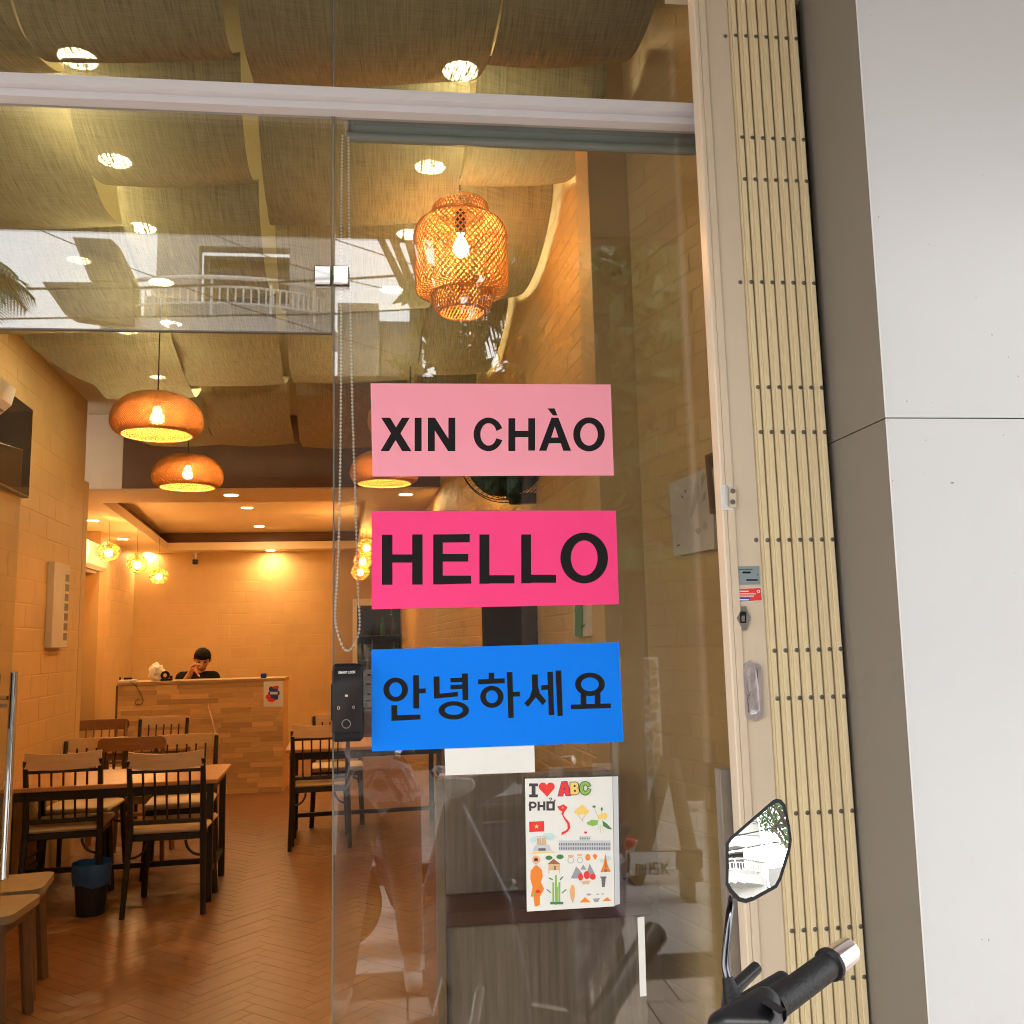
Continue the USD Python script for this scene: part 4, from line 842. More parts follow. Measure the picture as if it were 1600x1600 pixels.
q = onfloor(45, 1412, 0.46)-RW*0.20; dup(sA, 'pale wooden stool at the left edge, the nearer of two', (*q[:2], FL), RZ-4)
# bin
q = onfloor(141, 1428, 0)
bn = T('waste_bin', 'dark waste bin with a blue plastic liner under the near table', 'bin', (*q[:2], FL))
P(bn, 'bin_body', lathe([(0, 0), (0.075, 0), (0.095, 0.24), (0.088, 0.24), (0.07, 0.01), (0, 0.01)], 24), 'bin_dark', 40)
def liner(u, v):
    a = 2*PI*u; w = float(meshkit.noise(np.array([math.cos(a)*3+5, math.sin(a)*3+5, v*2.0]), 4)); r = 0.099+0.018*w*(1-v)
    z = 0.275-0.115*v*(0.8+0.5*w) if v > 0.2 else 0.275-0.02*v
    return (r*math.cos(a), r*math.sin(a), z+0.02*w*(1-v))
P(bn, 'liner', sheet(liner, 40, 8), 'blue_bag', True)
# bag of snacks on the near table
q = onfloor(46, 1196, TH_); 
bg = T('snack_bag', 'crumpled clear bag standing on the left end of the near table', 'bag', (*q[:2], FL+TH_+0.001))
m = trimesh.creation.icosphere(3, 1.0); v = m.vertices; nz = meshkit.fbm(v*2.2+4, 3, 2)[:, None]
m.vertices = v*np.array([0.065, 0.05, 0.075])*(0.6+0.8*nz)+[0, 0, 0.07]; m.vertices[:, 2] = np.maximum(m.vertices[:, 2], 0); P(bg, 'bag_body', m, 'clear_bag', True)
P(bg, 'wrapper', cb(0.045, 0.075, -0.02, 0.02, 0, 0.11, 0.004), 'frame_brown'); P(bg, 'wrapper', cb(-0.05, 0.03, -0.07, -0.052, 0, 0.03, 0.003), 'print_brown')

# counter
q0, q1 = hz(181, 1240, FL), hz(441, 1237, FL)
YK = q1[1]; cx1 = q1[0]; cx0 = hy(182, 1150, YK)[0]; kz = hy(300, 1063, YK)[2]
ct = T('service_counter', 'service counter faced with short pine strips at the back of the shop', 'counter', ((cx0+cx1)/2, YK, FL))
P(ct, 'counter_body', bx(cx0, cx1, YK+0.014, YK+0.42, FL, kz-0.035), 'pine', w=True)
P(ct, 'counter_top', cb(cx0-0.012, cx1+0.004, YK-0.006, YK+0.45, kz-0.034, kz, 0.003), 'pine', w=True)
P(ct, 'side_trim', cb(cx0-0.022, cx0-0.001, YK+0.002, YK+0.42, FL, kz-0.036, 0.002), 'brown_panel', w=True)
nrow = 22; rh = (kz-0.036-FL)/nrow
for i in range(nrow):
    x = cx0-RNG.uniform(0, 0.3)
    while x < cx1:
        L_ = RNG.choice([0.22, 0.30, 0.38, 0.30]); a, b = max(x, cx0)+0.0006, min(x+L_, cx1)-0.0006; x += L_
        if b-a > 0.01: P(ct, 'pine_strip', bx(a, b, YK-RNG.uniform(0, 0.0012), YK+0.0135, FL+i*rh+0.0006, FL+(i+1)*rh-0.0006), 'pine', w=True)
pa = T('notice', 'white sheet with a blue splash design taped to the counter front at the right', 'notice', hy(426, 1104, YK-0.003))
pp_ = lambda poly, l: plate(onplane(poly, YK-0.003-0.0008*l), YK-0.003-0.0008*l, 0.0006)
P(pa, 'sheet', pp_(Polygon([(412, 1062), (442.5, 1060.5), (442.5, 1104), (412, 1104)]), 0), 'paper', w=True)
bl_ = unary_union([ell(428+5.5*math.cos(a)*r_, 1083+7*math.sin(a)*r_, 3.6, 4.2) for a, r_ in ((0, 1), (1, 1.1), (2.1, 1.2), (3, 1), (4, 1.2), (5.2, 1.2))]+[ell(428, 1083, 6, 7)])
P(pa, 'blue_splash', pp_(bl_, 1), 'print_blue', w=True); P(pa, 'red_splash', pp_(unary_union([ell(419, 1089, 4, 4), ell(424, 1094, 6, 3), ell(431, 1074, 5, 2.4)]), 2), 'print_red', w=True); P(pa, 'white_bar', pp_(rc(422, 1081, 434, 1085), 3), 'paper', w=True)
q = hy(412, 1062, YK+0.05); tp = S('tape_dispenser', cb(q[0]-0.028, q[0]+0.028, YK+0.03, YK+0.07, kz+0.001, kz+0.05, 0.006), 'print_blue', 'small blue block on the counter above the taped sheet', 'tape')
q = hy(200, 1062, YK+0.05)
pw = T('power_strip', 'white power strip lying on the left end of the counter', 'power strip', (q[0], YK+0.05, kz+0.001))
P(pw, 'strip_body', cb(-0.09, 0.09, -0.025, 0.025, 0, 0.022, 0.004), 'white_plastic'); P(pw, 'plug', cb(-0.04, 0.04, -0.015, 0.015, 0.0222, 0.045, 0.005), 'black_plastic'); P(pw, 'plug', cb(-0.085, -0.07, -0.01, 0.01, 0.0222, 0.05, 0.003), 'black_plastic')
cbp = [hy(a, b, YK-0.010) for a, b in ((203, 1064), (211, 1070), (218, 1080), (223, 1092), (222, 1099), (215, 1101), (211, 1098), (216, 1092))]
s_c = np.linspace(0, 1, 30); P(pw, 'lead', tube(CubicSpline(np.linspace(0, 1, len(cbp)), np.array(cbp))(s_c), 0.003, 5), 'black_cord', True, w=True)
q = hy(244, 1062, YK+0.12)
bg2 = S('plastic_bag', move(trimesh.Trimesh((m.vertices-[0, 0, 0])*np.array([1.2, 1.0, 1.25]), m.faces), (q[0], YK+0.12, kz+0.001)), 'paper', 'crumpled pale plastic bag on the counter left of the cashier', 'bag', smooth=True)
q = hy(260, 1062, YK+0.06); td = T('tape_holder', 'small black tape holder on the counter between the pale bag and the cashier', 'tape holder', (q[0], YK+0.06, kz+0.001))
P(td, 'base', cb(-0.055, 0.06, -0.02, 0.02, 0, 0.022, 0.004), 'black_plastic'); P(td, 'roll', move(lathe([(0.02, -0.012), (0.045, -0.012), (0.045, 0.012), (0.02, 0.012), (0.02, -0.012)], 20), (-0.012, 0, 0.055), rx=90), 'black_plastic'); P(td, 'cutter', cb(0.035, 0.06, -0.015, 0.015, 0.0225, 0.05, 0.003), 'black_plastic')

# glass-fronted cabinet on the back wall
a, b = hy(551, 936, YB-0.36), hy(643, 936, YB-0.36)
zt_ = a[2]
fg = T('drinks_cabinet', 'dark glass-fronted cabinet with a pale frame against the back wall', 'cabinet', ((a[0]+b[0])/2, YB-0.36, FL))
x0_, x1_ = a[0], b[0]
P(fg, 'frame', [cb(x0_, x0_+0.06, YB-0.36, YB-0.30, FL, zt_), cb(x1_-0.06, x1_, YB-0.36, YB-0.30, FL, zt_), cb(x0_+0.061, x1_-0.061, YB-0.36, YB-0.30, zt_-0.09, zt_), cb(x0_+0.061, x1_-0.061, YB-0.36, YB-0.30, FL, FL+0.12)], 'cabinet_frame', w=True)
P(fg, 'cabinet_box', [bx(x0_+0.005, x1_-0.005, YB-0.03, YB-0.01, FL, zt_-0.005), bx(x0_+0.005, x0_+0.02, YB-0.30, YB-0.031, FL, zt_-0.005), bx(x1_-0.02, x1_-0.005, YB-0.30, YB-0.031, FL, zt_-0.005)], 'shop_dark', w=True)
for k in range(5):
    z = FL+0.25+k*0.33; P(fg, 'shelf', bx(x0_+0.021, x1_-0.021, YB-0.28, YB-0.035, z, z+0.012), 'post_steel', w=True)
P(fg, 'glass_door', bx(x0_+0.061, x1_-0.061, YB-0.345, YB-0.338, FL+0.121, zt_-0.091), 'glass', w=True)
botm = lathe([(0, 0), (0.03, 0), (0.033, 0.02), (0.033, 0.13), (0.014, 0.18), (0.013, 0.23), (0, 0.23)], 14)
for k in range(1, 5):
    for i in range(5):
        x = x0_+0.10+i*(x1_-x0_-0.2)/4
        S('bottle', move(botm, (x, YB-0.2, FL+0.263+k*0.33)), ['print_green_dark', 'frame_brown', 'black_plastic'][(i+k) % 3], f"{['green', 'brown', 'black'][(i+k) % 3]} bottle on the {['', 'lowest', 'second', 'third', 'topmost'][k]} shelf of the dark cabinet, {['leftmost', 'second from left', 'middle', 'second from right', 'rightmost'][i]}", 'bottle', 'bottles in the dark cabinet', smooth=40)

# things on the walls
def wallpt(px, py, Pw, n): return hp(px, py, Pw, n)
LN = RW
tv0 = wallpt(-60, 700, lc+LN*0.06, LN); tv1 = wallpt(54, 640, lc+LN*0.06, LN); tv2 = wallpt(54, 782, lc+LN*0.06, LN)
tv = T('wall_screen', 'dark glossy screen fixed high on the left brick wall', 'screen', (tv1+tv2)/2)
A_ = along(tv0, tv0[1]); Lv = np.linalg.norm((tv1-tv0)[:2])
def wbox(p_start, dvec, nvec, L, depth, z0, z1, b=0.004):
    mm = cb(0, L, 0, depth, z0, z1, b); X = np.eye(4); X[:3, 0], X[:3, 1], X[:3, 3] = dvec, nvec, [p_start[0], p_start[1], 0]
    if np.linalg.det(X[:3, :3]) < 0: mm.invert()
    mm.apply_transform(X); return mm
onw = lambda p: p-LN*0.06
P(tv, 'screen_case', wbox(onw(tv0)+LN*0.012, DW, LN, Lv, 0.04, tv2[2], tv1[2]), 'black_plastic', w=True)
P(tv, 'screen_glass', wbox(onw(tv0)+LN*0.0525+DW*0.012, DW, LN, Lv-0.024, 0.003, tv2[2]+0.012, tv1[2]-0.012, 0.001), 'screen_dark', w=True)
ac_e = wallpt(28, 625, lc+LN*0.22, LN); acz0 = wallpt(28, 655, lc+LN*0.22, LN)[2]; acz1 = wallpt(28, 602, lc+LN*0.22, LN)[2]
def aircon(lab, pend, L, z0, z1):
    t = T('air_conditioner', lab, 'air conditioner', (*pend[:2], z0)); st_ = pend-DW*L
    sh = Polygon([(0.001, z0+0.02), (0.12, z0), (0.19, z0+0.07), (0.21, z0+0.16), (0.20, z1-0.02), (0.17, z1), (0.001, z1)])
    mm = frame_plate(sh, (*st_[:2], 0), LN, (0, 0, 1), L) if np.dot(np.cross(LN, (0, 0, 1)), DW) > 0 else frame_plate(sh, (*pend[:2], 0), LN, (0, 0, 1), L)
    P(t, 'casing', mm, 'white_plastic', w=True)
    P(t, 'louvre', wbox(st_+LN*0.125+DW*0.05, DW, LN, L-0.1, 0.05, z0+0.022, z0+0.029, 0.002), 'print_grey', w=True)
    return t
aircon('white wall air conditioner high on the left wall above the dark screen', ac_e-LN*0.22, 0.8, acz0, acz1)
lbn = hp(168, 870, lb+LN*0.20, LN); lbs = lbn-LN*0.20
aircon('white wall air conditioner in the back left corner', along(lb, lbn[1]), 0.8, hp(150, 893, lb+LN*.2, LN)[2], hp(150, 846, lb+LN*.2, LN)[2])
# canvas on the left wall, seen almost edge on
ca_, cb_ = wallpt(84, 945, lc+LN*0.05, LN), wallpt(108, 945, lc+LN*0.05, LN)
cz0, cz1 = wallpt(98, 1012, lc+LN*0.05, LN)[2], wallpt(98, 880, lc+LN*0.05, LN)[2]
tca = T('canvas', 'tall pale canvas on the left wall seen almost edge on', 'painting', ((ca_+cb_)/2)-LN*0.05)
Lc = np.linalg.norm((cb_-ca_)[:2]); P(tca, 'stretched_canvas', wbox(ca_-LN*0.048, DW, LN, Lc, 0.045, cz0, cz1, 0.003), 'canvas', w=True)
for k in range(7):
    z = cz0+0.05+k*(cz1-cz0-0.1)/7; P(tca, 'brush_mark', wbox(ca_+DW*(Lc*0.72)-LN*0.0028, DW, LN, Lc*0.24, 0.0015, z, z+0.05, 0.0005), 'canvas_ink', w=True)
# pictures on the near right wall
def on_near(px, py, off=0.0): return hp(px, py, pe+nn*off, nn)
U2 = -un                                                                  # into the room
def npoly(pts, off): return [on_near(a, b, off) for a, b in pts]
def nslab(pts, off, th):
    q = np.array(npoly(pts, off)); return trimesh.convex.convex_hull(np.vstack([q, q-nn*th]))
cv = T('canvas', 'pale ink landscape canvas hanging on the short brick wall beside the gate', 'painting', on_near(1085, 870, 0.01))
P(cv, 'stretched_canvas', nslab([(1045, 756), (1112, 728), (1116.5, 857), (1053, 869)], 0.024, 0.017), 'canvas', w=True)
def nprint(par, nm, pts, off, mat):
    q = np.array(npoly(pts, off)); c = q.mean(0); f = [(0, i, i+1) for i in range(1, len(q)-1)]
    mm = trimesh.convex.convex_hull(np.vstack([q, q-nn*0.0005])); P(par, nm, mm, mat, w=True)
nprint(cv, 'mountain', [(1083, 775), (1087, 752), (1091, 760), (1091, 775), (1084, 800), (1080, 812), (1078, 805)], 0.025, 'canvas_ink_pale')
nprint(cv, 'mountain', [(1100, 768), (1103, 770), (1102, 780), (1096, 785)], 0.025, 'canvas_ink_pale')
nprint(cv, 'mountain', [(1095, 748), (1099, 738), (1102, 744), (1096, 766)], 0.025, 'canvas_ink_pale')
nprint(cv, 'bird', [(1069, 765), (1072, 766), (1071, 771)], 0.025, 'canvas_ink'); nprint(cv, 'bird', [(1064, 774), (1067, 775), (1066, 779)], 0.025, 'canvas_ink')
nprint(cv, 'boat', [(1085, 827), (1095, 824), (1094, 832), (1091, 836), (1088, 833)], 0.025, 'canvas_ink_pale'); nprint(cv, 'tree', [(1100, 815), (1105, 818), (1104, 828), (1098, 826)], 0.025, 'canvas_ink_pale'); nprint(cv, 'hut', [(1057, 852), (1062, 850), (1062, 853), (1058, 854)], 0.025, 'canvas_ink')
fp = T('framed_picture', 'small brown framed dark picture on the brick wall, partly behind the gate edge', 'picture', on_near(1118, 800, 0.01))
P(fp, 'frame', nslab([(1101, 712), (1135, 696), (1140, 800), (1109, 803)], 0.045, 0.035), 'frame_brown', w=True)
P(fp, 'print', nslab([(1104, 715), (1133, 700), (1137, 793), (1112, 796)], 0.0465, 0.001), 'picture_dark', w=True)
nprint(fp, 'figure', [(1112, 735), (1118, 722), (1124, 730), (1122, 775), (1118, 780)], 0.0475, 'canvas_ink_pale')
sw = T('wall_switch', 'small white switch plate on the brick wall below the framed picture', 'switch', on_near(1125, 815, 0.004))
P(sw, 'plate', nslab([(1123, 803), (1132, 802), (1133, 828), (1125, 830)], 0.012, 0.008), 'white_plastic', w=True)
# bamboo panel on the far right wall
RN = -RW; rp = lambda px, py, o=0.02: hp(px, py, rfar+RN*o, RN)
bp = T('canvas', 'pale panel painted with green bamboo stems between the HELLO and blue signs', 'painting', rp(910, 970))
q = np.array([rp(896, 935), rp(936, 925), rp(936, 992), rp(896, 996)]); P(bp, 'panel', trimesh.convex.convex_hull(np.vstack([q, q-RN*0.016])), 'canvas', w=True)
for x in (902, 908): P(bp, 'bamboo_stem', tube([rp(x, 930, 0.023), rp(x+0.5, 965, 0.023), rp(x, 994, 0.023)], 0.010, 6), 'print_green_dark', w=True)
for a_, b_ in (((903, 962), (897, 953)), ((908, 980), (914, 976))): P(bp, 'bamboo_leaf', rod(rp(*a_, 0.024), rp(*b_, 0.024), 0.006, 5, 0.001), 'print_green_dark', w=True)
# black screen and fan on the right wall
bs = T('monitor', 'black flat screen standing by the right wall between the HELLO and blue signs', 'screen', hd(808, 1000, 4.0))
m_ = [hd(753, 935, 4.0), hd(878, 930, 4.0), hd(879, 1040, 4.0), hd(754, 1040, 4.0)]
cc = np.mean(m_, 0); wd_ = np.linalg.norm(m_[1]-m_[0]); hh = m_[0][2]-m_[3][2]
P(bs, 'screen_case', move(cb(-wd_/2, wd_/2, 0, 0.05, -hh/2, hh/2, 0.006), cc, -8), 'black_plastic', w=True)
P(bs, 'screen_glass', move(cb(-wd_/2+0.008, wd_/2-0.008, -0.003, -0.0005, -hh/2+0.012, hh/2-0.008, 0.001), cc, -8), 'black_gloss', w=True)
P(bs, 'stand', [rod((cc[0], cc[1]+0.05, FL+0.6), (cc[0], cc[1]+0.05, cc[2]-hh/2), 0.025), cb(cc[0]-0.2, cc[0]+0.2, cc[1]-0.1, cc[1]+0.2, FL, FL+0.6, 0.01)], 'brown_panel', w=True)
fc = hd(787, 712, 3.95)
fn_ = T('wall_fan', 'black wall fan behind the pink signs', 'fan', fc)
ax = np.array([-0.35, -0.92, -0.18]); ax /= np.linalg.norm(ax)
def orient(m, d, p):
    z = np.array(d)/np.linalg.norm(d); x = np.cross((0, 0, 1.0), z); x /= np.linalg.norm(x); X = np.eye(4); X[:3, 0], X[:3, 1], X[:3, 2], X[:3, 3] = x, np.cross(z, x), z, p
    m = m.copy(); m.apply_transform(X); return m
cage = [torus(r, z, 0.0022, 36) for r, z in ((0.205, 0.0), (0.19, 0.05), (0.19, -0.05))]
for a in np.linspace(0, 2*PI, 48, endpoint=False):
    cage.append(tube([(r*math.cos(a), r*math.sin(a), z) for r, z in ((0.03, 0.075), (0.12, 0.07), (0.19, 0.05), (0.205, 0), (0.19, -0.05), (0.10, -0.06), (0.04, -0.06))], 0.0012, 3, caps=False))
P(fn_, 'cage', orient(asmesh(cage), ax, fc), 'black_plastic', w=True)
for k in range(5):
    bl2 = sheet(lambda u, v: ((0.03+0.15*u)*math.cos(1.75*(v-0.5)*(0.6+0.4*u)), (0.03+0.15*u)*math.sin(1.75*(v-0.5)*(0.6+0.4*u)), (v-0.5)*0.05), 6, 6)
    P(fn_, 'blade', orient(move(bl2, rz=72*k), ax, fc), 'black_plastic', True, w=True)
P(fn_, 'back_cover', orient(lathe([(0, -0.05), (0.17, -0.045), (0.175, -0.055), (0, -0.06)], 28), ax, fc), 'black_plastic', w=True)
P(fn_, 'hub', orient(lathe([(0, 0.03), (0.035, 0.025), (0.04, -0.02), (0, -0.02)], 20), ax, fc), 'black_plastic', w=True)
P(fn_, 'motor', orient(lathe([(0, -0.03), (0.06, -0.05), (0.065, -0.12), (0.04, -0.16), (0, -0.165)], 20), ax, fc), 'black_plastic', w=True)
qa = hd(800, 781, 4.05); qb = hp(838, 778, rfar+RN*0.002, RN)
P(fn_, 'bracket', [bar(fc-ax*0.11, qa, 0.03, 0.05), bar(qa, qb, 0.05, 0.045)], 'black_plastic', w=True)
P(fn_, 'pull_cord', tube([qb+[-0.06, 0, 0.02], qb+[-0.058, 0, 0.06], qb+[-0.062, 0, 0.13]], 0.004, 5), 'black_cord', w=True)
# camera on the back wall
q = hy(306, 878, YB-0.06)
cm = T('security_camera', 'small black security camera under the ceiling above the cashier', 'camera', q)
P(cm, 'camera_body', cb(q[0]-0.035, q[0]+0.035, YB-0.13, YB-0.06, q[2]-0.035, q[2]+0.03, 0.01), 'black_plastic', w=True)
P(cm, 'mount', [rod((q[0], YB-0.05, q[2]+0.031), (q[0], YB-0.05, CL-0.001), 0.012), cb(q[0]-0.04, q[0]+0.04, YB-0.09, YB-0.01, CL-0.015, CL-0.001, 0.004)], 'white_plastic', w=True)

# low cabinet behind the glass
ZC = 2.42
yc_ = hd(850, 1440, ZC)[1]; f0, f1c = hy(690, 1440, yc_), hy(1020, 1440, yc_)
cab = T('cabinet', 'dark wooden cabinet with a raised back standing behind the fixed glass', 'cabinet', ((f0[0]+f1c[0])/2, f0[1], FL))
Lq = f1c[0]-f0[0]; y0 = (f0[1]+f1c[1])/2; tz = (f0[2]+f1c[2])/2
P(cab, 'body', cb(f0[0]+0.012, f1c[0]-0.02, y0+0.012, y0+0.23, FL, tz-0.001, 0.002), 'cabinet_wood', w=True)
P(cab, 'top_board', cb(f0[0], f1c[0], y0, y0+0.24, tz, tz+0.035, 0.003), 'cabinet_top', w=True)
bk = hy(820, 1209, yc_+0.16)[2]; bx1 = hy(958, 1300, yc_+0.16)[0]
P(cab, 'raised_back', cb(hy(689, 1300, yc_+0.16)[0], bx1, y0+0.16, y0+0.24, tz+0.0355, bk, 0.003), 'cabinet_wood', w=True)
P(cab, 'corner_post', cb(f0[0]-0.012, f0[0]+0.0115, y0-0.004, y0+0.018, FL, hy(688, 1213, yc_)[2], 0.002), 'stool_wood', w=True)
q = hd(1075, 1560, 2.9)
S('storage_box', cb(q[0]-0.09, q[0]+0.12, q[1]-0.1, q[1]+0.2, FL+0.001, FL+0.30, 0.02), 'black_plastic', 'black box on the floor behind the fixed glass near the gate', 'box')

# open glass door with its pull handle, at the left edge
hj = np.array([-1.60, 0.02, 0]); he = hd(-8, 1210, 3.0); dd = he-hj; dd[2] = 0; Ld = np.linalg.norm(dd); dd /= Ld; dn = np.array([-dd[1], dd[0], 0])
dr = T('glass_door', 'glass door standing open at the left edge, with a chrome pull bar and black lock', 'door', hj)
def dbox(u0, u1, n0, n1, z0, z1, b=0.0015):
    mm = cb(u0, u1, n0, n1, z0, z1, b); X = np.eye(4); X[:3, 0], X[:3, 1], X[:3, 3] = dd, dn, hj; mm.apply_transform(X); return mm
P(dr, 'door_glass', dbox(0, Ld+0.05, -0.005, 0.005, FL+0.01, zdo-0.005), 'glass', w=True)
hz0, hz1 = hd(8, 1372, 3.0)[2], hd(20, 1050, 3.0)[2]
for s_n in (-1, 1):
    hn = P(dr, 'pull_bar', rod(hj+dd*(Ld)+dn*s_n*0.05+[0, 0, hz0], hj+dd*Ld+dn*s_n*0.05+[0, 0, hz1], 0.0125, 16), 'chrome', 40, w=True)
    for z in (hz0+0.08, hz1-0.08): P(hn, 'standoff', rod(hj+dd*Ld+dn*s_n*0.006+[0, 0, z], hj+dd*Ld+dn*s_n*0.05+[0, 0, z], 0.008, 10), 'chrome', w=True)
P(dr, 'lock_case', dbox(Ld-0.20, Ld-0.035, -0.03, -0.0055, hd(8, 1140, 3.0)[2], hd(8, 1052, 3.0)[2]), 'black_plastic', w=True)
P(dr, 'lever', dbox(Ld-0.14, Ld-0.036, -0.06, -0.045, hd(8, 1104, 3.0)[2], hd(8, 1098, 3.0)[2]), 'steel', w=True)
# ------------------------------------------------------------------ people
def rotm(pitch=0.0, yaw=0.0, roll=0.0):
    R = trimesh.transformations
    return (R.rotation_matrix(math.radians(yaw), (0, 0, 1)) @ R.rotation_matrix(math.radians(pitch), (1, 0, 0)) @ R.rotation_matrix(math.radians(roll), (0, 1, 0)))[:3, :3]
def head_parts(c, Rm):
    """Skull, jaw, nose, ears, neck stub facing -y before turning; returns manifolds in place, hair mesh, eye and brow and mouth meshes."""
    tr = lambda p: np.asarray(c)+Rm @ np.asarray(p, float)
    S_ = lambda p, r, n=24: msph(tr(p), r, n)
    H = m3.Manifold.batch_hull
    skin = [H([S_((0, 0.012, 0.035), 0.082), S_((0, 0.03, 0.03), 0.082), S_((0, -0.028, -0.02), 0.062)]), H([S_((0, -0.03, -0.02), 0.058), S_((0.022, -0.048, -0.075), 0.026), S_((-0.022, -0.048, -0.075), 0.026), S_((0, -0.052, -0.092), 0.022)]),
            H([S_((0, -0.092, 0.005), 0.008), S_((0, -0.108, -0.024), 0.011), S_((0.011, -0.094, -0.028), 0.008), S_((-0.011, -0.094, -0.028), 0.008)]),
            H([S_((-0.02, -0.085, -0.055), 0.007), S_((0.02, -0.085, -0.055), 0.007)])]
    for s in (-1, 1): skin.append(H([S_((s*0.080, 0.0, 0.012), 0.010), S_((s*0.087, 0.012, 0.014), 0.014), S_((s*0.080, 0.004, -0.020), 0.010)]))
    cap = H([S_((0, 0.014, 0.040), 0.090), S_((0, 0.036, 0.030), 0.089)])
    cut = m3.Manifold.cube((0.30, 0.2, 0.2), True).translate((0, -0.125, -0.062)) + m3.Manifold.cube((0.3, 0.3, 0.2), True).translate((0, 0.0, -0.135))
    X = np.zeros((3, 4)); X[:, :3] = Rm; X[:, 3] = c
    cap = cap - cut.transform(X)
    hm = asmesh(cap.refine_to_length(0.012)); v = hm.vertices; nz = meshkit.noise(v*70, 3)[:, None]-0.5
    hm = trimesh.Trimesh(v+(v-np.asarray(c))*nz*0.10, hm.faces, process=False)
    eyes = [ball(tr((s*0.032, -0.078, 0.012)), 0.009, 2) for s in (-1, 1)]
    brow = [tube([tr((s*0.018, -0.089, 0.030)), tr((s*0.034, -0.085, 0.034)), tr((s*0.048, -0.074, 0.029))], 0.0035, 5) for s in (-1, 1)]
    mouth = tube([tr((-0.022, -0.088, -0.055)), tr((0, -0.094, -0.056)), tr((0.022, -0.088, -0.055))], 0.0035, 5)
    return skin, hm, eyes, brow, mouth
def hand_bones(wrist, palm_dir, finger_dir, thumb_dir, curl=0.6, k=1.0):
    """Palm plus five separate bent fingers as manifolds."""
    w = np.asarray(wrist, float); f = np.asarray(finger_dir, float); f /= np.linalg.norm(f); p = np.asarray(palm_dir, float); p -= f*np.dot(p, f); p /= np.linalg.norm(p)
    s = np.asarray(thumb_dir, float); s -= f*np.dot(s, f)+p*np.dot(s, p); s /= np.linalg.norm(s)
    H = m3.Manifold.batch_hull; out = []
    kn = [w+f*0.085*k+s*q*k for q in (0.032, 0.011, -0.011, -0.031)]
    out.append(H([msph(w+s*0.014, 0.021*k, 14), msph(w-s*0.014, 0.021*k, 14)]+[msph(q, 0.0125*k, 12) for q in kn]))
    for q, L in zip(kn, (0.072, 0.080, 0.074, 0.058)):
        a, d = q, f.copy(); pts = [a]
        for i, fr_ in enumerate((0.45, 0.32, 0.23)):
            d = d*math.cos(curl)+p*math.sin(curl); d /= np.linalg.norm(d); a = a+d*L*k*fr_; pts.append(a)
        for i in range(3): out.append(H([msph(pts[i], (0.0095-0.0009*i)*k, 10), msph(pts[i+1], (0.0088-0.0009*i)*k, 10)]))
    t0 = w+f*0.025*k+s*0.026*k; t1 = t0+(s*0.7+f*0.5+p*0.35)*0.042*k; t2 = t1+(f*0.8+p*0.5)*0.032*k
    out += [H([msph(t0, 0.014*k, 12), msph(t1, 0.011*k, 12)]), H([msph(t1, 0.0105*k, 12), msph(t2, 0.0085*k, 12)])]
    return out
def finish(ms, fine, it=6):
    t = asmesh(m3.Manifold.batch_boolean(ms, m3.OpType.Add).refine_to_length(fine)); t = trimesh.Trimesh(t.vertices, t.faces, process=True)
    return trimesh.smoothing.filter_taubin(t, iterations=it)
def chain(js, bs): return [m3.Manifold.batch_hull([msph(js[k][0], js[k][1], 20) for k in b]) for b in bs]

# cashier behind the counter
YP = YK+0.66
hc = hy(316, 1031, YP); px1 = lambda a, b, dy=0.0: hy(a, b, YP+dy)
cz = lambda a, b, dy=0.0: np.array(px1(a, b, dy))
shl, shr = cz(285, 1060, 0.03), cz(333, 1059, 0.03)
J = {'neck': (cz(313, 1049, 0.03), 0.052), 'neck0': (cz(312, 1056, 0.05), 0.062), 'sl': (shl, 0.062), 'sr': (shr, 0.062), 'chest': (cz(309, 1072, 0.04), 0.125), 'chl': (cz(297, 1072, 0.04), 0.115), 'chr': (cz(321, 1072, 0.04), 0.115),
     'bell': ((hc[0], YP+0.14, 1.02), 0.125), 'pel': ((hc[0], YP+0.2, 0.93), 0.13), 'hl': ((hc[0]-0.09, YP+0.2, 0.90), 0.085), 'hr': ((hc[0]+0.09, YP+0.2, 0.90), 0.085), 'kl': ((hc[0]-0.10, YP+0.18, 0.54), 0.058), 'kr': ((hc[0]+0.10, YP+0.18, 0.54), 0.058),
     'al': ((hc[0]-0.10, YP+0.22, FL+0.07), 0.042), 'ar': ((hc[0]+0.10, YP+0.22, FL+0.07), 0.042), 'tl': ((hc[0]-0.11, YP+0.07, FL+0.03), 0.032), 'tr': ((hc[0]+0.11, YP+0.07, FL+0.03), 0.032),
     'el': (cz(283, 1077, -0.12), 0.045), 'wl': (cz(297, 1052, -0.20), 0.029), 'er': (cz(337, 1081, -0.10), 0.045), 'wr': (cz(322, 1086, -0.26), 0.029)}
J = {k: (np.array(a, float), b) for k, (a, b) in J.items()}
torso = [('sl', 'sr', 'neck0'), ('sl', 'chl', 'chest'), ('sr', 'chr', 'chest'), ('chl', 'chr', 'bell'), ('bell', 'pel', 'hl', 'hr')]
B_ = torso+[('neck0', 'neck'), ('sl', 'el'), ('el', 'wl'), ('sr', 'er'), ('er', 'wr'), ('hl', 'kl'), ('kl', 'al'), ('al', 'tl'), ('hr', 'kr'), ('kr', 'ar'), ('ar', 'tr')]
Rh = rotm(28, 10, 4)
hd_, hair_, eyes_, brow_, mouth_ = head_parts(hc, Rh)
ph_ = hand_bones(J['wl'][0], (0.75, -0.15, -0.5), (0.35, -0.1, 0.85), (0.2, -0.9, 0.2), 0.75)
ph2 = hand_bones(J['wr'][0], (0, -0.3, -1), (-0.6, -0.8, 0), (0.3, -0.5, 0.3), 0.35)
